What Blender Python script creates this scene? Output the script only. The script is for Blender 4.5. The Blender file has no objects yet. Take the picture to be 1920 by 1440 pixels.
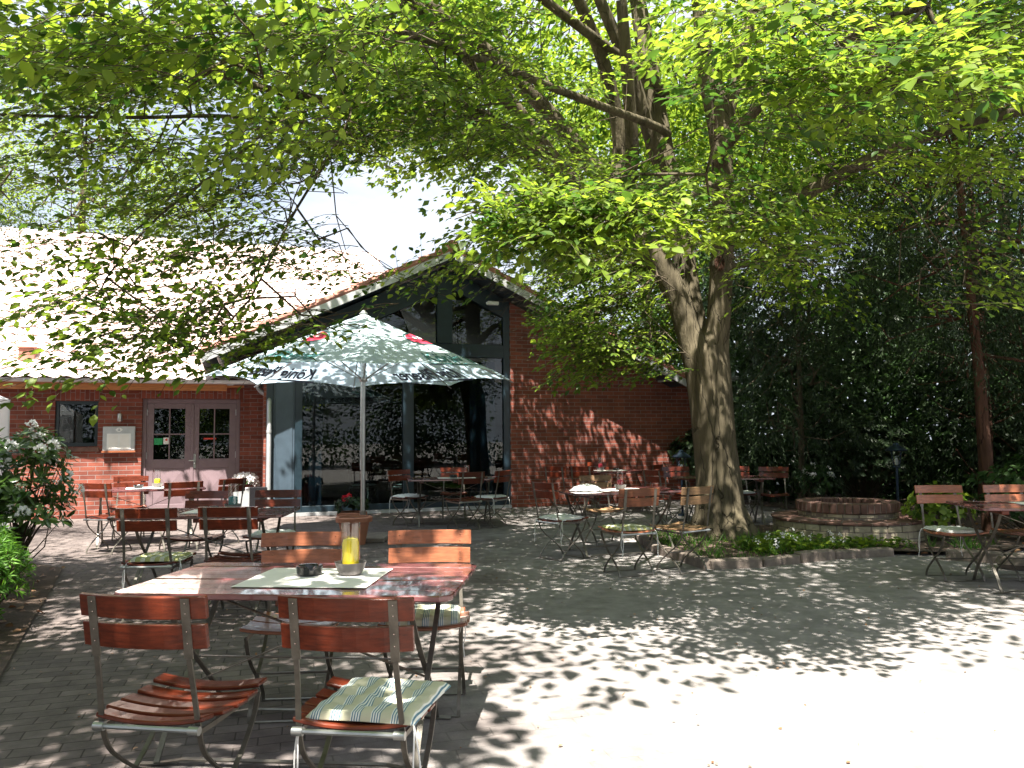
import bpy, bmesh, math, random
import numpy as np
from mathutils import Vector, Matrix, noise
rnd = random.Random(7); rng = np.random.default_rng(11)
R = math.radians; PI = math.pi
scn = bpy.context.scene
col = bpy.data.collections.new("beer_garden"); scn.collection.children.link(col)

# ------------------------------------------------------------------ camera
H = 1.38; FPX = 1478.0; PITCH = R(3.87); ROLL = R(0.5)
cam = bpy.data.cameras.new("camera"); co = bpy.data.objects.new("camera", cam); col.objects.link(co)
cam.sensor_width = 36; cam.lens = 36 * FPX / 1920; cam.clip_start = .05; cam.clip_end = 600
fw = Vector((0, math.cos(PITCH), math.sin(PITCH))); up = Vector((0, -math.sin(PITCH), math.cos(PITCH))); rt = Vector((1, 0, 0))
c_, s_ = math.cos(ROLL), math.sin(ROLL)
r2 = rt * c_ - up * s_; u2 = rt * s_ + up * c_
M = Matrix((r2, u2, -fw)).transposed().to_4x4(); M.translation = Vector((0, 0, H)); co.matrix_world = M
scn.camera = co
def at(px, py, y):                      # world point at distance y in direction of an estimated sight line
    d = r2 * ((px - 960) / FPX) + u2 * ((720 - py) / FPX) + fw
    t = y / d.y; return Vector((0, 0, H)) + d * t
def sight(P):                            # inverse of at(): sight-line coordinates of points
    d = np.asarray(P) - np.array([0, 0, H]); f = d @ np.array(fw); return 960 + FPX * (d @ np.array(r2)) / f, 720 - FPX * (d @ np.array(u2)) / f
def on(px, py, z):
    d = r2 * ((px - 960) / FPX) + u2 * ((720 - py) / FPX) + fw
    t = (z - H) / d.z; return Vector((0, 0, H)) + d * t

# ------------------------------------------------------------------ light
SUN = Vector((-.06, -.475, 1)).normalized()
w = bpy.data.worlds.new("World"); scn.world = w; w.use_nodes = True
nt = w.node_tree; bg = nt.nodes["Background"]
sky = nt.nodes.new("ShaderNodeTexSky"); sky.sky_type = 'NISHITA'; sky.sun_disc = False
sky.sun_elevation = math.asin(SUN.z); sky.sun_rotation = R(187); sky.air_density = 1.0; sky.dust_density = 3; sky.ozone_density = 1.0
tcw = nt.nodes.new("ShaderNodeTexCoord"); nz = nt.nodes.new("ShaderNodeTexNoise"); nz.inputs['Scale'].default_value = 2.2; nz.inputs['Detail'].default_value = 7; nz.inputs['Roughness'].default_value = .6
mpw = nt.nodes.new("ShaderNodeMapping"); mpw.inputs['Scale'].default_value = (1, 1, 2.6); nt.links.new(tcw.outputs['Generated'], mpw.inputs[0]); nt.links.new(mpw.outputs[0], nz.inputs['Vector'])
cr_ = nt.nodes.new("ShaderNodeMapRange"); cr_.inputs[1].default_value = .36; cr_.inputs[2].default_value = .56; cr_.inputs[3].default_value = .35; cr_.inputs[4].default_value = .95; nt.links.new(nz.outputs[0], cr_.inputs[0])
cm = nt.nodes.new("ShaderNodeMix"); cm.data_type = 'RGBA'; nt.links.new(cr_.outputs[0], cm.inputs[0]); nt.links.new(sky.outputs[0], cm.inputs[6]); cm.inputs[7].default_value = (4.9, 5.35, 6.1, 1)   # bright thin cloud
nt.links.new(cm.outputs[2], bg.inputs[0]); bg.inputs[1].default_value = .05
sl = bpy.data.lights.new("sun", 'SUN'); so = bpy.data.objects.new("sun", sl); col.objects.link(so)
sl.energy = 5; sl.angle = R(.53); sl.color = (1, .94, .85)
so.rotation_euler = SUN.to_track_quat('Z', 'Y').to_euler()
scn.view_settings.view_transform = 'Standard'; scn.view_settings.look = 'None'
scn.view_settings.exposure = 2.18; scn.view_settings.gamma = 1
scn.cycles.max_bounces = 8; scn.cycles.diffuse_bounces = 4; scn.cycles.transmission_bounces = 6; scn.cycles.transparent_max_bounces = 10
scn.cycles.use_denoising = True; scn.cycles.sample_clamp_indirect = 6; scn.cycles.caustics_refractive = False; scn.cycles.caustics_reflective = False

# ------------------------------------------------------------------ materials
def mat(name):
    m = bpy.data.materials.new(name); m.use_nodes = True; n = m.node_tree
    return m, n, n.nodes["Principled BSDF"]
def N(n, t, **kw):
    o = n.nodes.new(t)
    for k, v in kw.items():
        if hasattr(o, k) and k not in ('Scale',): setattr(o, k, v)
        else: o.inputs[k].default_value = v
    return o
def c4(c): return (*c, 1)
def simple(name, c, rough=.5, metal=0, spec=.5, var=.25, vscale=6, bump=0, bscale=60, coat=0, coords='Object', stretch=None):
    m, n, b = mat(name)
    tc = n.nodes.new("ShaderNodeTexCoord"); src = tc.outputs[coords]
    if stretch:
        mp = N(n, "ShaderNodeMapping"); mp.inputs['Scale'].default_value = stretch; n.links.new(src, mp.inputs[0]); src = mp.outputs[0]
    if var:
        no = N(n, "ShaderNodeTexNoise", Scale=vscale, Detail=6.0, Roughness=.6); n.links.new(src, no.inputs['Vector'])
        r = N(n, "ShaderNodeValToRGB"); n.links.new(no.outputs[0], r.inputs[0])
        r.color_ramp.elements[0].position = .3; r.color_ramp.elements[1].position = .72
        r.color_ramp.elements[0].color = c4([x * (1 - var) for x in c]); r.color_ramp.elements[1].color = c4([min(1, x * (1 + var)) for x in c])
        if 'wood' in name:                       # every piece of furniture has weathered a little differently
            oi = n.nodes.new("ShaderNodeObjectInfo"); mr = N(n, "ShaderNodeMapRange"); mr.inputs[3].default_value = .62; mr.inputs[4].default_value = 1.35; n.links.new(oi.outputs['Random'], mr.inputs[0])
            hs = n.nodes.new("ShaderNodeHueSaturation"); n.links.new(mr.outputs[0], hs.inputs['Value']); n.links.new(r.outputs[0], hs.inputs['Color'])
            wn = N(n, "ShaderNodeTexNoise", Scale=7.0, Detail=9.0, Roughness=.75); n.links.new(tc.outputs[coords], wn.inputs['Vector']); wr = N(n, "ShaderNodeMapRange"); wr.inputs[1].default_value = .60; wr.inputs[2].default_value = .72; wr.inputs[4].default_value = .55; n.links.new(wn.outputs[0], wr.inputs[0])
            wm = N(n, "ShaderNodeMix", data_type='RGBA'); n.links.new(wr.outputs[0], wm.inputs[0]); n.links.new(hs.outputs[0], wm.inputs[6]); wm.inputs[7].default_value = (.16, .10, .07, 1); n.links.new(wm.outputs[2], b.inputs['Base Color'])
            rr_ = N(n, "ShaderNodeMapRange"); rr_.inputs[3].default_value = rough; rr_.inputs[4].default_value = min(1, rough + .3); n.links.new(wn.outputs[0], rr_.inputs[0])
        else: n.links.new(r.outputs[0], b.inputs['Base Color'])
    else: b.inputs['Base Color'].default_value = c4(c)
    b.inputs['Roughness'].default_value = rough; b.inputs['Metallic'].default_value = metal; b.inputs['Specular IOR Level'].default_value = spec
    b.inputs['Coat Weight'].default_value = coat
    if bump:
        n2 = N(n, "ShaderNodeTexNoise", Scale=bscale, Detail=5.0); n.links.new(src, n2.inputs['Vector'])
        bu = N(n, "ShaderNodeBump", Strength=bump, Distance=.01); n.links.new(n2.outputs[0], bu.inputs['Height']); n.links.new(bu.outputs[0], b.inputs['Normal'])
    return m
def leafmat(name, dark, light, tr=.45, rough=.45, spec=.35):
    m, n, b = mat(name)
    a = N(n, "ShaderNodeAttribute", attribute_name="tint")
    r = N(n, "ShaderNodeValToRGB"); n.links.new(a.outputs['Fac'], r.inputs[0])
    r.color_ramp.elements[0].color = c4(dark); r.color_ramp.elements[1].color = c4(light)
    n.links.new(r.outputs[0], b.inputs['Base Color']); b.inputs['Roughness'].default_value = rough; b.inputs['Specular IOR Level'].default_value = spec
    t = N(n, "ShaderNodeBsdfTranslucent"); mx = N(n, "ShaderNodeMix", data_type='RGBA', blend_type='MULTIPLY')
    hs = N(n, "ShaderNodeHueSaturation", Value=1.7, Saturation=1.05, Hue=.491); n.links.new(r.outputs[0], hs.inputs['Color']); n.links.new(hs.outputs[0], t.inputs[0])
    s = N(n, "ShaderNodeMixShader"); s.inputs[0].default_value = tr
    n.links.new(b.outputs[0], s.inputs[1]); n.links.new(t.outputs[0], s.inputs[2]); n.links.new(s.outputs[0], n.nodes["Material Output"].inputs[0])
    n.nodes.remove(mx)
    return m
def brick(name, axes, vertical=False):
    m, n, b = mat(name)
    tc = n.nodes.new("ShaderNodeTexCoord"); sp = n.nodes.new("ShaderNodeSeparateXYZ"); cb = n.nodes.new("ShaderNodeCombineXYZ")
    n.links.new(tc.outputs['Object'], sp.inputs[0]); a0, a1 = axes
    if vertical: a0, a1 = a1, a0
    n.links.new(sp.outputs[a0], cb.inputs[0]); n.links.new(sp.outputs[a1], cb.inputs[1])
    if vertical: cb.inputs[0].default_value = 0
    br = N(n, "ShaderNodeTexBrick", Scale=1.0); br.inputs['Brick Width'].default_value = .25; br.inputs['Row Height'].default_value = .077
    br.inputs['Mortar Size'].default_value = .006; br.inputs['Mortar Smooth'].default_value = .25; br.inputs['Bias'].default_value = -.1
    br.inputs['Color1'].default_value = (.26, .078, .052, 1); br.inputs['Color2'].default_value = (.16, .048, .036, 1); br.inputs['Mortar'].default_value = (.26, .20, .185, 1)
    n.links.new(cb.outputs[0], br.inputs['Vector'])
    no = N(n, "ShaderNodeTexNoise", Scale=3.0, Detail=8.0, Roughness=.65); n.links.new(tc.outputs['Object'], no.inputs['Vector'])
    mr = N(n, "ShaderNodeMapRange"); mr.inputs[1].default_value = .3; mr.inputs[2].default_value = .7; mr.inputs[3].default_value = .72; mr.inputs[4].default_value = 1.25
    n.links.new(no.outputs[0], mr.inputs[0])
    mx = N(n, "ShaderNodeVectorMath", operation='SCALE'); n.links.new(br.outputs['Color'], mx.inputs[0]); n.links.new(mr.outputs[0], mx.inputs['Scale'])
    n.links.new(mx.outputs[0], b.inputs['Base Color']); b.inputs['Roughness'].default_value = .9; b.inputs['Specular IOR Level'].default_value = .25
    iv = N(n, "ShaderNodeMath", operation='SUBTRACT'); iv.inputs[0].default_value = 1; n.links.new(br.outputs['Fac'], iv.inputs[1])
    n2 = N(n, "ShaderNodeTexNoise", Scale=90.0, Detail=4.0); n.links.new(tc.outputs['Object'], n2.inputs['Vector'])
    ad = N(n, "ShaderNodeMath", operation='MULTIPLY_ADD'); n.links.new(n2.outputs[0], ad.inputs[0]); ad.inputs[1].default_value = .35; n.links.new(iv.outputs[0], ad.inputs[2])
    bu = N(n, "ShaderNodeBump", Strength=.8, Distance=.008); n.links.new(ad.outputs[0], bu.inputs['Height']); n.links.new(bu.outputs[0], b.inputs['Normal'])
    return m
def ground_mat():
    m, n, b = mat("clay_paving")
    tc = n.nodes.new("ShaderNodeTexCoord"); mp = N(n, "ShaderNodeMapping"); mp.inputs['Rotation'].default_value = (0, 0, R(-17)); n.links.new(tc.outputs['Object'], mp.inputs[0])
    wob = N(n, "ShaderNodeTexNoise", Scale=1.3, Detail=2.0); n.links.new(mp.outputs[0], wob.inputs['Vector'])
    wv = N(n, "ShaderNodeVectorMath", operation='MULTIPLY_ADD'); n.links.new(wob.outputs['Color'], wv.inputs[0]); wv.inputs[1].default_value = (.09, .09, 0); n.links.new(mp.outputs[0], wv.inputs[2])
    br = N(n, "ShaderNodeTexBrick", Scale=1.0); br.inputs['Brick Width'].default_value = .21; br.inputs['Row Height'].default_value = .105
    br.inputs['Mortar Size'].default_value = .004; br.inputs['Mortar Smooth'].default_value = .4
    br.inputs['Color1'].default_value = (.17, .14, .13, 1); br.inputs['Color2'].default_value = (.115, .095, .09, 1); br.inputs['Mortar'].default_value = (.06, .05, .042, 1)
    n.links.new(wv.outputs[0], br.inputs['Vector'])
    # sand trodden over the joints on the right, spread left to whiten sunlit paving
    sx = n.nodes.new("ShaderNodeSeparateXYZ"); n.links.new(tc.outputs['Object'], sx.inputs[0])
    no = N(n, "ShaderNodeTexNoise", Scale=1.1, Detail=7.0, Roughness=.62); n.links.new(tc.outputs['Object'], no.inputs['Vector'])
    ad = N(n, "ShaderNodeMath", operation='MULTIPLY_ADD'); n.links.new(sx.outputs[0], ad.inputs[0]); ad.inputs[1].default_value = .16; n.links.new(no.outputs[0], ad.inputs[2])
    mr = N(n, "ShaderNodeMapRange"); mr.inputs[1].default_value = .26; mr.inputs[2].default_value = .60; n.links.new(ad.outputs[0], mr.inputs[0])
    n3 = N(n, "ShaderNodeTexNoise", Scale=230.0, Detail=3.0); n.links.new(tc.outputs['Object'], n3.inputs['Vector'])
    rp = N(n, "ShaderNodeValToRGB"); n.links.new(n3.outputs[0], rp.inputs[0]); rp.color_ramp.elements[0].position = .3; rp.color_ramp.elements[1].position = .7
    rp.color_ramp.elements[0].color = (.185, .17, .165, 1); rp.color_ramp.elements[1].color = (.32, .30, .285, 1)
    mx = N(n, "ShaderNodeMix", data_type='RGBA'); n.links.new(mr.outputs[0], mx.inputs[0]); n.links.new(br.outputs['Color'], mx.inputs[6]); n.links.new(rp.outputs[0], mx.inputs[7])
    n4 = N(n, "ShaderNodeTexNoise", Scale=5.0, Detail=9.0, Roughness=.7); n.links.new(tc.outputs['Object'], n4.inputs['Vector'])
    m4 = N(n, "ShaderNodeMapRange"); m4.inputs[1].default_value = .3; m4.inputs[2].default_value = .7; m4.inputs[3].default_value = .62; m4.inputs[4].default_value = 1.25; n.links.new(n4.outputs[0], m4.inputs[0])
    sc = N(n, "ShaderNodeVectorMath", operation='SCALE'); n.links.new(mx.outputs[2], sc.inputs[0]); n.links.new(m4.outputs[0], sc.inputs['Scale'])
    n.links.new(sc.outputs[0], b.inputs['Base Color']); b.inputs['Roughness'].default_value = .88; b.inputs['Specular IOR Level'].default_value = .3
    iv = N(n, "ShaderNodeMath", operation='SUBTRACT'); iv.inputs[0].default_value = 1; n.links.new(br.outputs['Fac'], iv.inputs[1])
    i2 = N(n, "ShaderNodeMath", operation='SUBTRACT'); i2.inputs[0].default_value = 1; n.links.new(mr.outputs[0], i2.inputs[1])
    mu = N(n, "ShaderNodeMath", operation='MULTIPLY'); n.links.new(iv.outputs[0], mu.inputs[0]); n.links.new(i2.outputs[0], mu.inputs[1])
    a2 = N(n, "ShaderNodeMath", operation='MULTIPLY_ADD'); n.links.new(n3.outputs[0], a2.inputs[0]); a2.inputs[1].default_value = .5; n.links.new(mu.outputs[0], a2.inputs[2])
    bu = N(n, "ShaderNodeBump", Strength=.9, Distance=.006); n.links.new(a2.outputs[0], bu.inputs['Height']); n.links.new(bu.outputs[0], b.inputs['Normal'])
    return m
def glassmat(name, tint=(.9, .95, .95), rough=.0, refl=1.0):
    m, n, b = mat(name); n.nodes.remove(b)
    t = N(n, "ShaderNodeBsdfTransparent"); t.inputs[0].default_value = c4(tint); g = N(n, "ShaderNodeBsdfGlossy"); g.inputs['Roughness'].default_value = rough
    g.inputs[0].default_value = (1, 1, 1, 1)
    f = N(n, "ShaderNodeLayerWeight", Blend=.5); pw = N(n, "ShaderNodeMath", operation='POWER'); pw.inputs[1].default_value = 4.5; n.links.new(f.outputs['Facing'], pw.inputs[0])
    ml = N(n, "ShaderNodeMath", operation='MULTIPLY_ADD'); ml.inputs[1].default_value = .8 * refl; ml.inputs[2].default_value = .045 * refl; n.links.new(pw.outputs[0], ml.inputs[0])
    s = N(n, "ShaderNodeMixShader"); n.links.new(ml.outputs[0], s.inputs[0]); n.links.new(t.outputs[0], s.inputs[1]); n.links.new(g.outputs[0], s.inputs[2])
    n.links.new(s.outputs[0], n.nodes["Material Output"].inputs[0]); return m
def stripes(name, base, line, scale=14.0, tr=0):
    m, n, b = mat(name)
    tc = n.nodes.new("ShaderNodeTexCoord"); sp = n.nodes.new("ShaderNodeSeparateXYZ"); n.links.new(tc.outputs['Object'], sp.inputs[0])
    def tri(freq, th, lo=0.0):
        a = N(n, "ShaderNodeMath", operation='MULTIPLY'); a.inputs[1].default_value = freq; n.links.new(sp.outputs[0], a.inputs[0])
        f = N(n, "ShaderNodeMath", operation='FRACT'); n.links.new(a.outputs[0], f.inputs[0])
        g = N(n, "ShaderNodeMath", operation='GREATER_THAN'); g.inputs[1].default_value = th; n.links.new(f.outputs[0], g.inputs[0]); return g
    band = tri(scale, .52); thin = tri(scale * 8, .55)
    mu = N(n, "ShaderNodeMath", operation='MULTIPLY'); n.links.new(band.outputs[0], mu.inputs[0]); n.links.new(thin.outputs[0], mu.inputs[1])
    m1 = N(n, "ShaderNodeMix", data_type='RGBA'); n.links.new(band.outputs[0], m1.inputs[0]); m1.inputs[6].default_value = c4(base); m1.inputs[7].default_value = (.72, .72, .66, 1)
    m2 = N(n, "ShaderNodeMix", data_type='RGBA'); n.links.new(mu.outputs[0], m2.inputs[0]); n.links.new(m1.outputs[2], m2.inputs[6]); m2.inputs[7].default_value = c4(line)
    n.links.new(m2.outputs[2], b.inputs['Base Color']); b.inputs['Roughness'].default_value = .9
    no = N(n, "ShaderNodeTexNoise", Scale=45.0, Detail=3.0); n.links.new(tc.outputs['Object'], no.inputs['Vector'])
    bu = N(n, "ShaderNodeBump", Strength=.35, Distance=.01); n.links.new(no.outputs[0], bu.inputs['Height']); n.links.new(bu.outputs[0], b.inputs['Normal'])
    return m
def fabric(name, c, tr=.35, trc=None):
    m, n, b = mat(name)
    no = N(n, "ShaderNodeTexNoise", Scale=2.2, Detail=4.0); tc = n.nodes.new("ShaderNodeTexCoord"); n.links.new(tc.outputs['Object'], no.inputs['Vector'])
    r = N(n, "ShaderNodeValToRGB"); n.links.new(no.outputs[0], r.inputs[0]); r.color_ramp.elements[0].color = c4([x * .86 for x in c]); r.color_ramp.elements[1].color = c4(c)
    n.links.new(r.outputs[0], b.inputs['Base Color']); b.inputs['Roughness'].default_value = .8; b.inputs['Specular IOR Level'].default_value = .2
    t = N(n, "ShaderNodeBsdfTranslucent"); t.inputs[0].default_value = c4(trc or c); s = N(n, "ShaderNodeMixShader"); s.inputs[0].default_value = tr
    n.links.new(b.outputs[0], s.inputs[1]); n.links.new(t.outputs[0], s.inputs[2]); n.links.new(s.outputs[0], n.nodes["Material Output"].inputs[0]); return m

MT = dict(
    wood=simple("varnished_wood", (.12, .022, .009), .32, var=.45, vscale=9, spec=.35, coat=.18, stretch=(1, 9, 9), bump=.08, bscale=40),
    wood2=simple("sunlit_orange_wood", (.28, .095, .045), .38, var=.35, vscale=9, coat=.25, stretch=(1, 9, 9), bump=.08),  # orange wood; also paints in the sunlight on chairs behind the foreground table
    wood3=simple("weathered_wood", (.22, .13, .065), .6, var=.45, vscale=9, stretch=(1, 9, 9), bump=.15),
    top=simple("table_wood", (.12, .04, .042), .22, var=.5, vscale=5, coat=.9, stretch=(1, 7, 7), bump=.12, bscale=30),
    iron=simple("flat_iron", (.17, .155, .13), .42, metal=.6, var=.35, vscale=14),
    bolt=simple("bolt_steel", (.75, .72, .68), .25, metal=1, var=0),
    steel=simple("pole_steel", (.45, .46, .45), .35, metal=.85, var=.15),
    brick=brick("red_brick", ('X', 'Z')), brick_s=brick("red_brick_side", ('Y', 'Z')), brick_v=brick("soldier_brick", ('X', 'Z'), True),
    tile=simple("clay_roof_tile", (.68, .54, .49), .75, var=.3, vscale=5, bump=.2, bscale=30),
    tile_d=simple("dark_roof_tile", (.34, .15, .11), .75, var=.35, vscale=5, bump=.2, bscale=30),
    zinc=simple("zinc", (.52, .53, .54), .45, metal=.55, var=.15), orange=simple("stained_fascia", (.48, .17, .05), .6, var=.25, stretch=(1, 8, 8)),
    navy=simple("dark_blue_frame", (.012, .025, .035), .35, var=.2), panel=simple("blue_grey_panel", (.055, .08, .105), .35, var=.15),
    doorp=simple("taupe_door_paint", (.20, .14, .155), .5, var=.1), black=simple("black_plastic", (.012, .012, .014), .2, var=0),
    glass=glassmat("window_glass", (.45, .52, .52), 0, .9), clear=glassmat("clear_glass", (.98, .99, .99), 0, 1.1),
    paper=simple("paper_mat", (.80, .78, .74), .7, var=.06), white=simple("white_paint", (.8, .8, .78), .5, var=.05),
    yellow=simple("yellow_wax", (.9, .70, .02), .5, var=.05), red=simple("red_wax", (.45, .015, .04), .45, var=.05), teal=simple("teal_wax", (.02, .20, .22), .45, var=.05),
    bark=None, soil=simple("leafy_soil", (.075, .05, .036), .95, var=.5, vscale=14, bump=.6, bscale=50),
    stone=simple("kerb_stone", (.19, .155, .13), .9, var=.35, vscale=9, bump=.5, bscale=40),
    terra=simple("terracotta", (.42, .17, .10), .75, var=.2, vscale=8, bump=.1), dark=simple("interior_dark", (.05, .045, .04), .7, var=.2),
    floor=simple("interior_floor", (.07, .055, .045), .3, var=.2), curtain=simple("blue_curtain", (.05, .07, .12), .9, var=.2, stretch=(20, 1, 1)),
    brass=simple("sticker_green", (.02, .30, .10), .6, var=0), sign_r=simple("sticker_red", (.6, .05, .03), .6, var=0),
    bowl=simple("grey_bowl", (.14, .125, .12), .35, var=.1), mustard=simple("sand_fill", (.55, .42, .15), .9, var=.2),
    fab=fabric("canopy_cloth", (.74, .90, .97), .42, (.66, .84, 1.0)), ink=simple("teal_print", (.05, .17, .17), .8, var=0), ink2=simple("grey_print", (.09, .11, .18), .8, var=0),
    inkred=simple("red_print", (.55, .02, .06), .7, var=0), plastic=fabric("white_plastic", (.8, .82, .85), .3),
    cu_w=stripes("striped_cushion", (.52, .50, .36), (.10, .20, .26)), cu_o=stripes("olive_cushion", (.34, .35, .14), (.25, .27, .12)), cu_p=stripes("pale_cushion", (.68, .69, .66), (.5, .54, .58)),
    petal=leafmat("white_petal", (.75, .75, .72), (.9, .88, .9), .3), redpetal=leafmat("red_petal", (.5, .02, .03), (.7, .05, .05), .3),
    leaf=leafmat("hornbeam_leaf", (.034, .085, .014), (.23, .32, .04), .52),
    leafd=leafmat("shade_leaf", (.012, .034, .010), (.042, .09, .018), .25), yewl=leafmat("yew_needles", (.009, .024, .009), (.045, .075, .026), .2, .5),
    rhod=leafmat("rhododendron_leaf", (.03, .075, .015), (.10, .17, .035), .25, .3, .5), fern=leafmat("feathery_leaf", (.04, .12, .015), (.16, .34, .04), .45),
    dead=leafmat("dead_leaf", (.16, .07, .03), (.40, .24, .14), .2), water=simple("dark_fill", (.03, .03, .025), .4, var=.3),
    lamp=simple("lantern_metal", (.03, .05, .08), .3, metal=.6, var=0), wstone=simple('yellow_stone', (.34, .30, .21), .9, var=.35, vscale=7, bump=.4, bscale=40), redbrick=simple("red_capping", (.14, .075, .058), .9, var=.4, vscale=7, bump=.3),
)
def barkmat(name, c, rid=14):
    m, n, b = mat(name); tc = n.nodes.new("ShaderNodeTexCoord"); mp = N(n, "ShaderNodeMapping"); mp.inputs['Scale'].default_value = (1, 1, .14); n.links.new(tc.outputs['Object'], mp.inputs[0])
    a = N(n, "ShaderNodeTexNoise", Scale=float(rid), Detail=8.0, Roughness=.6); n.links.new(mp.outputs[0], a.inputs['Vector'])
    mc = N(n, "ShaderNodeMapping"); mc.inputs['Scale'].default_value = (1, 1, .09); dn = N(n, "ShaderNodeTexNoise", Scale=5.0, Detail=4.0); n.links.new(tc.outputs['Object'], dn.inputs['Vector'])
    dv = N(n, "ShaderNodeVectorMath", operation='MULTIPLY_ADD'); dv.inputs[1].default_value = (.07, .07, .5); n.links.new(dn.outputs['Color'], dv.inputs[0]); n.links.new(tc.outputs['Object'], dv.inputs[2]); n.links.new(dv.outputs[0], mc.inputs[0])
    v = N(n, "ShaderNodeTexVoronoi", feature='DISTANCE_TO_EDGE', Scale=rid * .5); n.links.new(mc.outputs[0], v.inputs['Vector'])
    cr = N(n, "ShaderNodeMapRange"); cr.inputs[1].default_value = 0; cr.inputs[2].default_value = .016; n.links.new(v.outputs[0], cr.inputs[0])
    l = N(n, "ShaderNodeTexNoise", Scale=2.3, Detail=5.0); n.links.new(tc.outputs['Object'], l.inputs['Vector'])
    ml = N(n, "ShaderNodeMath", operation='ADD'); n.links.new(a.outputs[0], ml.inputs[0]); n.links.new(l.outputs[0], ml.inputs[1])
    r = N(n, "ShaderNodeValToRGB"); n.links.new(ml.outputs[0], r.inputs[0]); e = r.color_ramp.elements
    mr = N(n, "ShaderNodeMath", operation='MULTIPLY'); mr.inputs[1].default_value = .5; n.links.new(ml.outputs[0], mr.inputs[0]); n.links.new(mr.outputs[0], r.inputs[0])
    e[0].position = .36; e[1].position = .64; e[0].color = c4([x * .55 for x in c]); e[1].color = c4([min(1, x * 1.35) for x in c])
    mx = N(n, "ShaderNodeMix", data_type='RGBA'); n.links.new(cr.outputs[0], mx.inputs[0]); mx.inputs[6].default_value = c4([x * .4 for x in c]); n.links.new(r.outputs[0], mx.inputs[7])
    n.links.new(mx.outputs[2], b.inputs['Base Color']); b.inputs['Roughness'].default_value = .9; b.inputs['Specular IOR Level'].default_value = .2
    ad = N(n, "ShaderNodeMath", operation='MULTIPLY_ADD'); n.links.new(cr.outputs[0], ad.inputs[0]); ad.inputs[1].default_value = .5; n.links.new(a.outputs[0], ad.inputs[2])
    bu = N(n, "ShaderNodeBump", Strength=1.0, Distance=.05); n.links.new(ad.outputs[0], bu.inputs['Height']); n.links.new(bu.outputs[0], b.inputs['Normal']); return m
MT['bark'] = barkmat("hornbeam_bark", (.105, .088, .056)); MT['bark_d'] = barkmat("dark_bark", (.10, .08, .055)); MT['bark_r'] = barkmat("yew_bark", (.085, .042, .028))

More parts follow.
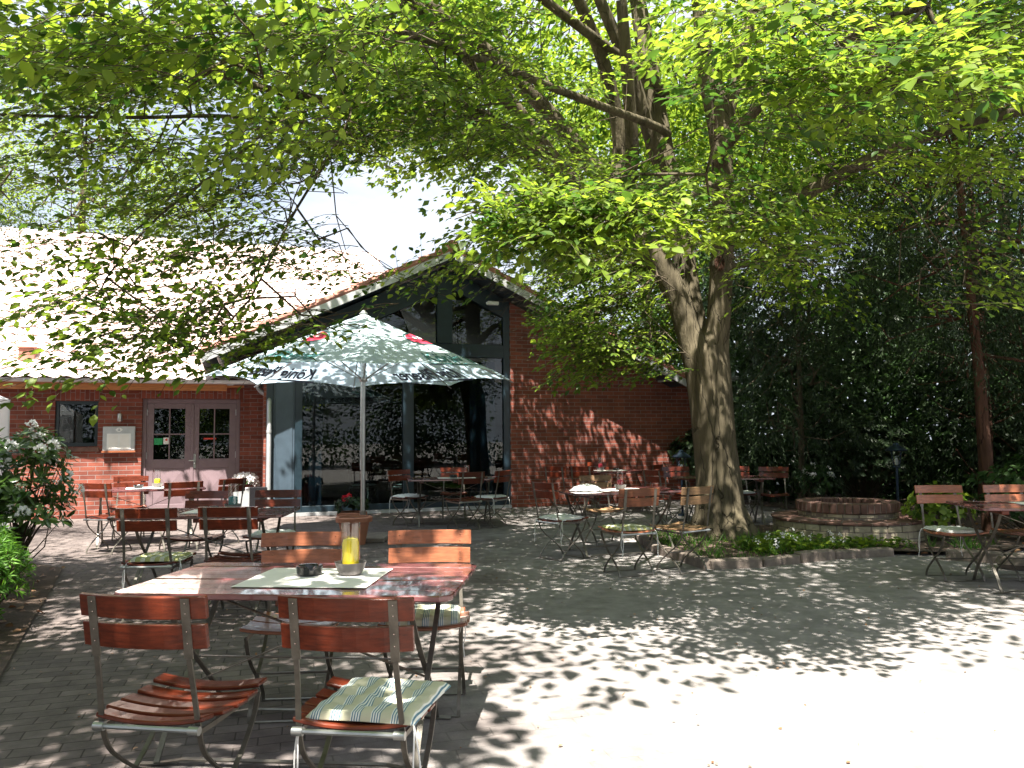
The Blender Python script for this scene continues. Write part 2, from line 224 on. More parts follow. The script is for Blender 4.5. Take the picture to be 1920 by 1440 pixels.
# ------------------------------------------------------------------ mesh helpers
class MB:
    def __init__(s): s.v = []; s.f = []; s.m = []
    def add(s, vs, fs, mi=0):
        o = len(s.v); s.v += [tuple(x) for x in vs]; s.f += [tuple(i + o for i in f) for f in fs]; s.m += [mi] * len(fs)
    def box(s, lo, hi, mi=0, xf=None, bev=0):
        x0, y0, z0 = lo; x1, y1, z1 = hi
        v = [Vector(p) for p in ((x0, y0, z0), (x1, y0, z0), (x1, y1, z0), (x0, y1, z0), (x0, y0, z1), (x1, y0, z1), (x1, y1, z1), (x0, y1, z1))]
        if xf: v = [xf @ p for p in v]
        s.add(v, [(0, 3, 2, 1), (4, 5, 6, 7), (0, 1, 5, 4), (1, 2, 6, 5), (2, 3, 7, 6), (3, 0, 4, 7)], mi)
    def tube(s, pts, r, n=8, mi=0, flat=None, caps=True):
        pts = [Vector(p) for p in pts]; k = len(pts); rs = r if hasattr(r, '__len__') else [r] * k
        vs = []; side = None
        for i, p in enumerate(pts):
            t = (pts[min(i + 1, k - 1)] - pts[max(i - 1, 0)])
            t = t.normalized() if t.length > 1e-9 else Vector((0, 0, 1))
            if side is None: side = t.cross(Vector((0, 0, 1)) if abs(t.z) < .9 else Vector((1, 0, 0))).normalized()
            side = (side - t * side.dot(t)).normalized(); oth = t.cross(side)
            for j in range(n):
                a = 2 * PI * j / n; vs.append(p + side * math.cos(a) * rs[i] + oth * math.sin(a) * rs[i])
        fs = [(i * n + j, i * n + (j + 1) % n, (i + 1) * n + (j + 1) % n, (i + 1) * n + j) for i in range(k - 1) for j in range(n)]
        if caps: fs += [tuple(range(n))[::-1], tuple(range((k - 1) * n, k * n))]
        s.add(vs, fs, mi)
    def strap(s, pts, side, wd, th, mi=0):             # flat bar following a polyline; 'side' is the bar's width direction
        pts = [Vector(p) for p in pts]; side = Vector(side).normalized(); k = len(pts); vs = []
        for i, p in enumerate(pts):
            t = (pts[min(i + 1, k - 1)] - pts[max(i - 1, 0)]).normalized(); nn = t.cross(side).normalized()
            sd = nn.cross(t).normalized()
            for a, b in ((-1, -1), (1, -1), (1, 1), (-1, 1)): vs.append(p + sd * a * wd / 2 + nn * b * th / 2)
        fs = [(i * 4 + j, i * 4 + (j + 1) % 4, (i + 1) * 4 + (j + 1) % 4, (i + 1) * 4 + j) for i in range(k - 1) for j in range(4)] + [(3, 2, 1, 0), tuple(range((k - 1) * 4, k * 4))]
        s.add(vs, fs, mi)
    def lathe(s, prof, c=(0, 0, 0), n=24, mi=0, closed=False):
        c = Vector(c); vs = []
        for r, z in prof:
            for j in range(n): a = 2 * PI * j / n; vs.append(c + Vector((r * math.cos(a), r * math.sin(a), z)))
        fs = [(i * n + j, i * n + (j + 1) % n, (i + 1) * n + (j + 1) % n, (i + 1) * n + j) for i in range(len(prof) - 1) for j in range(n)]
        if not closed: fs += [tuple(range(n))[::-1], tuple(range((len(prof) - 1) * n, len(prof) * n))]
        s.add(vs, fs, mi)
    def prism(s, poly, axis, a, b, mi=0):               # polygon in the plane across 'axis', extruded a..b
        n = len(poly)
        def P(p, t): return {'y': (p[0], t, p[1]), 'z': (p[0], p[1], t), 'x': (t, p[0], p[1])}[axis]
        vs = [P(p, a) for p in poly] + [P(p, b) for p in poly]
        s.add(vs, [tuple(range(n)), tuple(range(2 * n - 1, n - 1, -1))] + [(i, i + n, (i + 1) % n + n, (i + 1) % n) for i in range(n)], mi)
    def build(s, name, mats, parent=None, smooth=False, bevel=0, sub=0, recalc=True):
        me = bpy.data.meshes.new(name); me.from_pydata(s.v, [], s.f)
        for m in (mats if isinstance(mats, (list, tuple)) else [mats]): me.materials.append(MT[m] if isinstance(m, str) else m)
        me.polygons.foreach_set('material_index', s.m)
        if recalc:
            bm = bmesh.new(); bm.from_mesh(me); bmesh.ops.recalc_face_normals(bm, faces=bm.faces)
            if bevel: bmesh.ops.bevel(bm, geom=[e for e in bm.edges if len(e.link_faces) == 2 and e.calc_face_angle(0) > .6], offset=bevel, segments=1, affect='EDGES', clamp_overlap=True)
            bm.to_mesh(me); bm.free()
        if smooth:
            me.polygons.foreach_set('use_smooth', [True] * len(me.polygons)); me.set_sharp_from_angle(angle=R(40))
        o = bpy.data.objects.new(name, me); col.objects.link(o)
        if parent: o.parent = parent
        return o
def tag(o, label=None, cat=None, group=None, kind=None):
    if label: o["label"] = label
    if cat: o["category"] = cat
    if group: o["group"] = group
    if kind: o["kind"] = kind
    return o
def empty(name, loc=(0, 0, 0), rz=0, label=None, cat=None, group=None):
    o = bpy.data.objects.new(name, None); col.objects.link(o); o.location = loc; o.rotation_euler = (0, 0, rz); o.empty_display_size = .1
    return tag(o, label, cat, group)
def copy_tree(o, parent=None):
    c = o.copy(); col.objects.link(c); c.parent = parent
    for ch in list(o.children): copy_tree(ch, c)
    return c
def smoothpath(pts, it=2):
    pts = [Vector(p) for p in pts]
    for _ in range(it):
        q = [pts[0]]
        for a, b in zip(pts[:-1], pts[1:]): q += [a * .75 + b * .25, a * .25 + b * .75]
        pts = q + [pts[-1]]
    return pts

# ================================================================== SETTING
MT['ground'] = ground_mat()
g = MB(); g.add([(-150, -150, 0), (150, -150, 0), (150, 150, 0), (-150, 150, 0)], [(0, 1, 2, 3)])
tag(g.build('ground', 'ground'), kind='structure')
def sheet(name, poly, z, m, nsub=0):
    s = MB(); s.add([(x, y, z) for x, y in poly], [tuple(range(len(poly)))]); return tag(s.build(name, m), kind='structure')
BED = [(1.69, 10.8), (1.72, 9.43), (2.03, 8.28), (2.6, 8.42), (3.54, 8.88), (4.3, 9.1), (5.2, 8.95), (6.2, 9.4), (6.2, 11.2), (4.9, 12.1), (2.6, 11.6)]
LB = [(-2.75, 3.4), (-2.95, 4.6), (-3.5, 5.75), (-4.25, 7.35), (-4.85, 8.6), (-5.6, 9.1), (-9, 9.1), (-9, 3.4)]
RB = [(6.25, 8.2), (5.6, 8.55), (5.25, 8.6), (6.26, 9.4), (6.26, 12.9), (5.4, 14.2), (4.6, 15.8), (4.3, 20), (30, 30), (30, 6), (9, 7.2)]
sheet('tree_bed', BED, .05, 'soil'); sheet('shrub_bed', LB, .02, 'soil'); sheet('wood_floor', RB, .016, 'soil')
def kerb(name, line, label, h=.10, wd=.13):
    root = empty(name, (line[0][0], line[0][1], 0), 0, label, 'kerb')
    o0 = Vector((line[0][0], line[0][1], 0))
    for a, b in zip(line[:-1], line[1:]):
        a = Vector((*a, 0)); b = Vector((*b, 0)); L = (b - a).length; n = max(1, round(L / .55)); d = (b - a).normalized(); ang = math.atan2(d.y, d.x)
        for i in range(n):
            m = MB(); l = L / n
            xf = Matrix.Translation(a + d * (l * (i + .5)) - o0) @ Matrix.Rotation(ang + rnd.uniform(-.03, .03), 4, 'Z')
            m.box((-l / 2 + .008, -wd / 2, -.05), (l / 2 - .008, wd / 2, h + rnd.uniform(-.015, .015)), 0, xf)
            m.build('kerb_stone', 'stone', root, bevel=.014)
    return root
kerb('bed_kerb', BED[:6], 'low weathered stone kerb curving round the tree bed')
kerb('edging_kerb', [(4.75, 8.78), (5.3, 8.42), (6.2, 8.1), (7.4, 7.6)], 'stone edging at the dark wood behind the right-hand table')

# ---- restaurant: local X along its front, local Y into the building
ANG = R(19); B = empty('restaurant_building', (-.03, 15.6, 0), ANG, 'red brick restaurant with a glazed gable and a clay tile roof', 'building')
def bwall(): return MB()
m = bwall()
WX0, WX1 = -14.0, -4.9; WH = 2.36; y0, y1 = 1.1, 1.4
win = (-8.17, -7.48, 1.28, 2.10); dr = (-6.76, -5.06, 0.02, 2.15)
m.box((WX0, y0, -.1), (win[0], y1, WH)); m.box((win[0], y0, -.1), (win[1], y1, win[2])); m.box((win[0], y0, win[3]), (win[1], y1, WH))
m.box((win[1], y0, -.1), (dr[0], y1, WH)); m.box((dr[0], y0, dr[3]), (dr[1], y1, WH)); m.box((dr[1], y0, -.1), (WX1, y1, WH))
m.build('wall', 'brick', B)
m = MB(); m.box((-4.9, .95, -.1), (-4.66, 1.4, WH)); m.build('pilaster', 'brick', B)
m = MB(); m.box((-4.66, .04, -.1), (-4.62, 1.4, WH + .2)); m.build('side_wall', 'brick_s', B)
for a, b, z in ((win[0] - .06, win[1] + .06, win[3]), (dr[0] - .06, dr[1] + .06, dr[3])):
    m = MB(); m.box((a, y0 - .004, z + .002), (b, y0 - .001, WH - .01)); m.build('brick_lintel', 'brick_v', B)
m = MB(); m.box((win[0] - .03, y0 - .05, win[2] - .09), (win[1] + .03, y0 + .02, win[2] - .012)); m.build('window_sill', 'redbrick', B, bevel=.006)
# right wall under the rake
RK = lambda x: 4.82 - .475 * abs(x + 1.34)
m = MB(); m.prism([(0, -.1), (4.22, -.1), (4.22, 2.52), (3.4, 2.56), (0, RK(0) - .12)], 'y', 0, .3); m.build('wall', 'brick', B)
m = MB(); m.box((3.92, .302, -.1), (4.218, 8, 2.5)); m.build('side_wall', 'brick_s', B)
m = MB(); m.box((WX0, 9, -.1), (4.2, 9.2, 2.5)); m.box((WX0, 1.41, -.1), (WX0 + .3, 9, 2.5)); m.build('rear_wall', 'brick', B)
# steel frame of the glazed front
m = MB()
def gpoly(x0, x1, zlo, off, n=1):
    pts = [(x0, zlo), (x1, zlo), (x1, RK(x1) - off)]
    if x0 < -1.34 < x1: pts.append((-1.34, RK(-1.34) - off))
    pts.append((x0, RK(x0) - off)); return pts
f0, f1 = .03, .17
m.box((-4.62, f0, .06), (-4.50, f1, 3.0)); m.box((-4.12, f0, .06), (-3.99, f1, 3.2)); m.box((-2.14, f0 - .02, .06), (-1.94, f1, 2.95)); m.box((-.13, f0, .06), (-.001, f1, 4.1))
m.box((-3.99, f0 + .004, .06), (-.13, f1 - .004, .17)); m.box((-3.99, f0 + .004, 2.95), (-.13, f1 - .004, 3.21))
m.box((-1.48, f0 - .022, 3.212), (-1.18, f1, 4.62))
m.prism([(-4.6, 3.212), (-3.5, 3.212), (-1.482, 4.16), (-1.482, RK(-1.48) - .10), (-4.6, RK(-4.6) - .10)], 'y', f0, f1 - .01)
m.prism([(-1.178, 4.28), (-.13, 3.76), (-.13, RK(-.13) - .10), (-1.178, RK(-1.178) - .10)], 'y', f0, f1 - .01)
m.build('window_frame', 'navy', B, bevel=.006)
m = MB(); m.box((-4.498, .07, .08), (-4.122, .13, 3.1)); m.box((-4.46, .055, .35), (-4.16, .069, 2.9)); m.build('side_panel', 'panel', B, bevel=.004)
for x0, x1 in ((-3.988, -2.142), (-1.938, -.132)):
    m = MB(); m.box((x0, .09, .172), (x1, .10, 2.948)); m.build('window_pane', 'glass', B)
m = MB(); m.prism([(-3.45, 3.214), (-1.484, 3.214), (-1.484, 4.15)], 'y', .09, .10); m.build('window_pane', 'glass', B)
m = MB(); m.prism([(-1.176, 3.214), (-.132, 3.214), (-.132, 3.75), (-1.176, 4.27)], 'y', .09, .10); m.build('window_pane', 'glass', B)
m = MB(); m.box((-4.6, -.02, 0), (0, .30, .058)); m.build('door_sill', 'zinc', B)
# interior shell
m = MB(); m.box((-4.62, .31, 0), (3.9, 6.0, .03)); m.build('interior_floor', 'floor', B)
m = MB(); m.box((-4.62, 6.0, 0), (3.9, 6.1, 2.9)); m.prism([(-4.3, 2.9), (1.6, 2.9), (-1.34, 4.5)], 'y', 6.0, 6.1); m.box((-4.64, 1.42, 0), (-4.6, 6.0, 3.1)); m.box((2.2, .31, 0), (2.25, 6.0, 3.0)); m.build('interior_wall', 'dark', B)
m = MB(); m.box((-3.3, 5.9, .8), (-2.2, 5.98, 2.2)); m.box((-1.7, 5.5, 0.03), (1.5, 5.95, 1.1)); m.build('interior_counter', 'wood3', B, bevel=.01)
m = MB(); m.box((-8.3, 1.42, 1.0), (-7.3, 1.9, 2.3)); m.box((-6.9, 1.45, 0), (-4.9, 2.6, 2.3)); m.build('interior_wall', 'dark', B)  # dark boxes stand in for the unlit rooms behind window and door
def curtain(x0, x1, y, z0, z1):
    m = MB(); n = int((x1 - x0) / .025); vs = []
    for i in range(n + 1):
        x = x0 + (x1 - x0) * i / n; yy = y + .035 * math.sin(i * .9) + .01 * math.sin(i * 2.3)
        vs += [(x, yy, z0), (x + .01 * math.sin(i), yy + .01, z1)]
    m.add(vs, [(2 * i, 2 * i + 2, 2 * i + 3, 2 * i + 1) for i in range(n)]); return m.build('curtain', 'curtain', B, smooth=True)
curtain(-.75, -.2, .35, .08, 2.9); curtain(-3.95, -3.6, .35, .08, 2.9)
# roofs
def tiles(name, O, X, U, wid, ln, m_, parent, clipf=None, tw=.30, tl=.34, flip=False):
    O = Vector(O); X = Vector(X).normalized(); U = Vector(U).normalized(); Nn = X.cross(U).normalized()
    if Nn.z < 0: Nn = -Nn
    mb = MB(); nc = int(wid / tw * 6); nr = int(ln / tl); vs = []; fs = []
    for r in range(nr):
        for e in (0, 1):
            for c in range(nc + 1):
                ph = (c / 6) % 1; s_ = .5 + .5 * math.cos(2 * PI * ph); hgt = .045 * (s_ ** 1.3) + (.028 if e == 0 else 0)
                vs.append(O + X * (c * tw / 6) + U * ((r + e) * tl - (.0 if e else .03)) + Nn * (hgt + .02 + .006 * math.sin(c * 1.7 + r * 3.1)))
    w_ = nc + 1
    for r in range(nr):
        for c in range(nc):
            a = (2 * r) * w_ + c; fs.append((a, a + 1, a + 1 + w_, a + w_))
            if r: fs.append((a - w_, a - w_ + 1, a + 1, a))
    # thin under side of the front edge
    mb.add(vs, fs); o = mb.build(name, m_, parent, recalc=False); o.data.shade_smooth() if hasattr(o.data, 'shade_smooth') else None
    o.data.set_sharp_from_angle(angle=R(50)); return o
# main roof (left)
RS = .62; ru = Vector((0, 1, RS)).normalized(); RL = 6.4 * math.sqrt(1 + RS * RS)
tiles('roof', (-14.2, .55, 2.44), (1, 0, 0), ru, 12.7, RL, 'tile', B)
m = MB(); m.add([(-14.2, .60, 2.42), (-1.5, .60, 2.42), (-1.5, 6.95, 6.36), (-14.2, 6.95, 6.36)], [(0, 1, 2, 3)]); m.add([(-14.2, 6.96, 6.36), (-1.5, 6.96, 6.36), (-1.5, 13, 2.5), (-14.2, 13, 2.5)], [(0, 1, 2, 3)])
m.add([(-1.5, .7, 2.5), (-1.5, 6.95, 6.36), (-1.5, 13, 2.5)], [(0, 1, 2)]); m.build('roof_deck', 'tile_d', B)
m = MB()
for i in range(36): m.tube([(-14.2 + i * .35, 6.98, 6.43), (-13.83 + i * .35, 6.98, 6.45)], [.11, .125], 10)
m.build('ridge_tile', 'tile', B, smooth=True)
m = MB(); m.box((-14.1, .70, 2.28), (-5.3, .74, 2.43)); m.box((-14.1, .74, 2.362), (-5.0, 1.12, 2.385)); m.build('fascia_board', 'orange', B)
def gutter(x0, x1, y, z, r=.065):
    m = MB(); n = 8; vs = []
    for x in (x0, x1):
        for rr in (r, r - .006):
            for j in range(n + 1):
                a = PI + PI * j / n; vs.append((x, y + rr * math.cos(a), z + rr * math.sin(a)))
    k = n + 1
    fs = [(j, j + 1, 2 * k + j + 1, 2 * k + j) for j in range(n)] + [(k + j, 3 * k + j, 3 * k + j + 1, k + j + 1) for j in range(n)]
    fs += [(0, 2 * k, 3 * k, k), (n, k + n, 3 * k + n, 2 * k + n)] + [(j, k + j, k + j + 1, j + 1) for j in range(n)] + [(2 * k + j, 2 * k + j + 1, 3 * k + j + 1, 3 * k + j) for j in range(n)]
    m.add(vs, fs); m.tube([(x0, y - r, z + .002), (x1, y - r, z + .002)], .010, 6)
    x = x0 + .3
    while x < x1: m.box((x, y - r - .006, z - .05), (x + .03, y - r + .004, z + .008)); x += .75
    return m.build('gutter', 'zinc', B, smooth=True)
gutter(-14.1, -4.75, .60, 2.46)
m = MB(); m.box((-8.75, 1.02, 2.80), (-8.5, 1.26, 3.02)); m.box((-8.78, .99, 3.02), (-8.47, 1.29, 3.05)); m.build('roof_vent', 'tile_d', B, bevel=.006)
m = MB(); m.tube(smoothpath([(-4.75, .60, 2.42), (-4.75, .60, 2.3), (-4.57, .10, 2.15), (-4.57, -.02, 2.0), (-4.57, -.02, .1)], 1), .042, 12); m.tube([(-4.57, -.02, 1.5), (-4.57, -.02, 1.55)], .048, 12); m.build('downpipe', 'zinc', B, smooth=True)
m = MB(); m.tube(smoothpath([(-5.42, -.35, 2.95), (-5.42, -.2, 2.8), (-5.3, .2, 2.62), (-5.25, .5, 2.6)], 2), .045, 12); m.build('downpipe', 'zinc', B, smooth=True)
# gable roof over the glazed front
GY0 = -.62; GL = 9.2
for sgn, wx in ((1, 4.95), (-1, 4.35)):
    u = Vector((-sgn, 0, .475)).normalized(); e = (-1.34 + sgn * wx, GY0, 4.89 - .475 * wx)
    ln = wx * math.sqrt(1 + .475 ** 2)
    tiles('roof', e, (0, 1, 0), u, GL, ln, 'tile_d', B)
    a = Vector((-1.34, GY0 + .01, 4.87)); b = Vector((-1.34 + sgn * wx, GY0 + .01, 4.87 - .475 * wx))
    m = MB(); m.prism([(a.x, a.z), (b.x, b.z), (b.x, b.z - .11), (a.x, a.z - .12)], 'y', GY0 + .01, GY0 + GL - .1); m.build('roof_deck', 'navy', B)
    m = MB(); m.prism([(a.x + sgn * .05, a.z + .02 - .0237), (b.x, b.z + .02), (b.x, b.z - .135), (a.x + sgn * .05, a.z - .16 )], 'y', GY0 - .03, GY0 + .007); m.build('barge_board', 'zinc', B)
    # verge tiles overlapping the rake
    m = MB(); n = int(ln / .34)
    for i in range(n):
        p = b.lerp(a, (i + .02) / n); q = b.lerp(a, min(1, (i + 1.08) / n))
        m.tube([(p.x, GY0 + .02, p.z + .075), (q.x, GY0 + .02, q.z + .05)], [.075, .062], 8)
    m.build('verge_tile', 'tile_d', B, smooth=True)
m = MB()
for i in range(26): m.tube([(-1.34, GY0 - .03 + i * .35, 4.96), (-1.34, GY0 + .35 + i * .35, 4.94)], [.13, .115], 10)
m.build('ridge_tile', 'tile_d', B, smooth=True)
m = MB(); m.box((3.3, -.45, 2.52), (4.9, .6, 2.60)); m.box((3.3, -.47, 2.50), (4.9, -.44, 2.63)); m.build('eave_box', 'zinc', B, bevel=.005)
gutter(3.55, 4.9, -.53, 2.62)
# security camera under the gable
m = MB(); m.tube([(-.38, .02, 4.02), (-.38, -.10, 4.0)], .02, 8); m.box((-.52, -.22, 3.97), (-.30, -.12, 4.04)); m.tube([(-.52, -.17, 4.0), (-.545, -.17, 4.0)], .025, 10); o = m.build('security_camera', 'white', bevel=.005)
tag(o, 'small white security camera under the gable eave', 'camera'); o.location = (-.03, 15.6, 0); o.rotation_euler = (0, 0, ANG)
# window left
W_ = B
m = MB(); x0, x1, z0, z1 = win
fr = [(x0, x0 + .06, z0, z1), (x1 - .06, x1, z0, z1), (x0 + .06, x1 - .06, z0, z0 + .07), (x0 + .06, x1 - .06, z1 - .06, z1)]
for a, b, c, d in fr: m.box((a, y0 + .06, c), (b, y0 + .12, d))
wf = m.build('window', 'navy', B, bevel=.005); m = MB(); m.box((x0 + .05, y0 + .085, z0 + .05), (x1 - .05, y0 + .092, z1 - .05)); m.build('pane', 'glass', wf)
# double door
m = MB(); x0, x1, z0, z1 = dr
m.box((x0, y0 + .08, z0), (x0 + .07, y0 + .19, z1)); m.box((x1 - .07, y0 + .08, z0), (x1, y0 + .19, z1)); m.box((x0 + .07, y0 + .08, z1 - .08), (x1 - .07, y0 + .19, z1)); m.build('door_frame', 'doorp', B, bevel=.005)
xm = (x0 + x1) / 2
for k, (a, b) in enumerate(((x0 + .072, xm - .003), (xm + .003, x1 - .072))):
    m = MB(); ya, yb = y0 + .10, y0 + .15; st = .12; gz0, gz1 = 1.03, 1.97
    m.box((a, ya, z0), (a + st, yb, z1 - .082)); m.box((b - st, ya, z0), (b, yb, z1 - .082)); m.box((a + st, ya, gz1), (b - st, yb, z1 - .082)); m.box((a + st, ya, z0), (b - st, yb, .2)); m.box((a + st, ya, .86), (b - st, yb, gz0))
    m.box((a + st, ya + .012, .2), (b - st, yb - .01, .86))
    cx = (a + b) / 2; m.box((cx - .012, ya + .006, gz0), (cx + .012, yb, gz1)); m.box((a + st, ya + .009, 1.48), (b - st, yb, 1.505))
    m.add([(a + st + .02, ya + .011, .22), (b - st - .02, ya + .011, .22), (b - st - .02, ya + .011, .84), (a + st + .02, ya + .011, .84), (cx, ya - .012, .53)], [(0, 1, 4), (1, 2, 4), (2, 3, 4), (3, 0, 4)])
    if k == 1: m.box((a - .028, ya - .015, z0), (a + .028, ya, z1 - .09))
    d = m.build('door', 'doorp', B, bevel=.003)
    m = MB(); m.box((a + st, ya + .02, gz0), (b - st, ya + .026, gz1)); m.build('pane', 'glass', d)
    if k == 1:
        m = MB(); m.box((a + .03, ya - .012, .86), (a + .07, ya - .002, 1.12)); m.tube([(a + .05, ya - .01, 1.0), (a + .05, ya - .05, 1.0), (a - .05, ya - .055, 1.0)], .010, 8); m.lathe([(.001, -.012), (.02, -.012), (.026, 0), (.02, .012), (.001, .012)], (a + .05, ya - .03, .95), 10); m.build('handle', 'steel', d, smooth=True)
        m = MB(); m.box((a + st + .08, ya + .016, 1.39), (a + st + .30, ya + .019, 1.42)); m.build('sticker', 'sign_r', d)
    else:
        m = MB(); m.box((a + st + .005, ya + .016, 1.30), (a + st + .15, ya + .019, 1.42)); m.build('sticker', 'brass', d)
        m = MB(); m.box((a + st + .165, ya + .016, 1.31), (a + st + .27, ya + .019, 1.43)); m.build('notice', 'paper', d)
        m = MB(); m.lathe([(.001, 0), (.022, 0), (.022, .002), (.001, .002)], (0, 0, 0), 16); rr = m.build('notice_symbol', 'sign_r', d); rr.location = (a + st + .217, ya + .014, 1.39); rr.rotation_euler = (PI / 2, 0, 0)
    for hz in (.35, 1.1, 1.9):
        m = MB(); hx = a + .004 if k == 0 else b - .004; m.tube([(hx, ya - .008, hz - .06), (hx, ya - .008, hz + .06)], .008, 8); m.build('hinge', 'steel', d)
def local(o): o.location = B.matrix_basis @ o.location if False else Vector((-.03, 15.6, 0)); o.rotation_euler = (0, 0, ANG); return o
# wall lamp and menu case are their own things
m = MB(); m.lathe([(.036, 0), (.042, .008), (.042, .13), (.036, .14)], (-7.12, y0 - .07, 1.73), 18); m.box((-7.14, y0 - .05, 1.76), (-7.10, y0 - .001, 1.84))
tag(local(m.build('wall_lamp', 'steel', smooth=True)), 'small brushed cylinder lamp on the brick wall above the menu case', 'lamp')
mc = empty('menu_case', (-.03, 15.6, 0), ANG, 'silver glazed menu case on the brick wall left of the double door', 'menu case')
m = MB(); X0, X1, Z0, Z1 = -7.39, -6.86, 1.20, 1.64
m.box((X0, y0 - .07, Z0), (X1, y0 - .002, Z1)); m.build('case', 'zinc', mc, bevel=.008)
m = MB(); m.box((X0 + .07, y0 - .077, Z0 + .03), (X1 - .07, y0 - .0715, Z1 - .13)); m.build('backing', 'white', mc)
for i in range(2):
    m = MB(); px = X0 + .10 + i * .18; m.box((px, y0 - .081, Z0 + .045), (px + .15, y0 - .0775, Z1 - .15)); p = m.build('menu_page', 'paper', mc)
m = MB(); m.box((X0 - .01, y0 - .085, Z0 - .03), (X1 + .01, y0 - .003, Z0 - .002)); m.build('case_ledge', 'wood2', mc)
m = MB(); cx, cz = (X0 + X1) / 2, Z1 - .062; m.prism([(cx - .06, cz), (cx - .03, cz - .03), (cx, cz - .04), (cx + .03, cz - .03), (cx + .06, cz), (cx + .03, cz + .03), (cx, cz + .04), (cx - .03, cz + .03)], 'y', y0 - .076, y0 - .0715); em = m.build('emblem', 'white', mc)
m = MB(); m.box((cx - .004, y0 - .079, cz - .022), (cx + .004, y0 - .0765, cz + .024)); m.box((cx - .022, y0 - .079, cz - .01), (cx - .0045, y0 - .0765, cz - .004)); m.box((cx + .0045, y0 - .079, cz - .01), (cx + .022, y0 - .0765, cz - .004)); m.build('emblem_mark', 'ink2', em)

# ---- brick well with a raised drum
wl = empty('brick_well', (4.47, 10.65, 0), 0, 'round two-tiered brick well behind the tree bed', 'well')
def ringwall(name, r, z0, z1, rows, nb, m_, thick=.22, cap=None):
    mb = MB(); rh = (z1 - z0) / rows
    for k in range(rows):
        for i in range(nb):
            a0 = 2 * PI * (i + .5 * (k % 2)) / nb; a1 = a0 + 2 * PI / nb - .012 / r; j = rnd.uniform(-.006, .008)
            vs = []
            for a in (a0, a1):
                for rr in (r - thick, r + j): vs += [(rr * math.cos(a), rr * math.sin(a), z0 + k * rh + .005), (rr * math.cos(a), rr * math.sin(a), z0 + (k + 1) * rh - .004)]
            mb.add(vs, [(0, 1, 3, 2), (4, 6, 7, 5), (2, 3, 7, 6), (0, 4, 5, 1), (1, 5, 7, 3), (0, 2, 6, 4)])
    mb.lathe([(r - thick + .01, z0), (r - .008, z0), (r - .008, z1 - .006), (r - thick + .01, z1 - .006)], (0, 0, 0), 48, 1, closed=True)
    return mb.build(name, [m_, 'stone'], wl, bevel=.006)
ringwall('lower_wall', .95, 0, .26, 3, 30, 'wstone'); ringwall('upper_wall', .62, .26, .37, 2, 20, 'wstone')
ringwall('brick_cap', .64, .37, .50, 1, 44, 'redbrick'); ringwall('lower_cap', .97, .26, .30, 1, 34, 'redbrick', .40)
m = MB(); m.lathe([(.001, .34), (.46, .34), (.46, .42), (.001, .43)], (0, 0, 0), 32); m.build('fill', 'soil', wl)
# large dark stone beside the edging
m = MB(); m.lathe([(.2, 0), (.24, .06), (.21, .14), (.1, .17), (.01, .175)], (0, 0, 0), 12); o = m.build('boulder', 'stone', smooth=True); o.location = (5.2, 8.15, 0); o.scale = (1.1, .8, .9); tag(o, 'grey field stone at the paving edge under the right-hand table', 'stone')

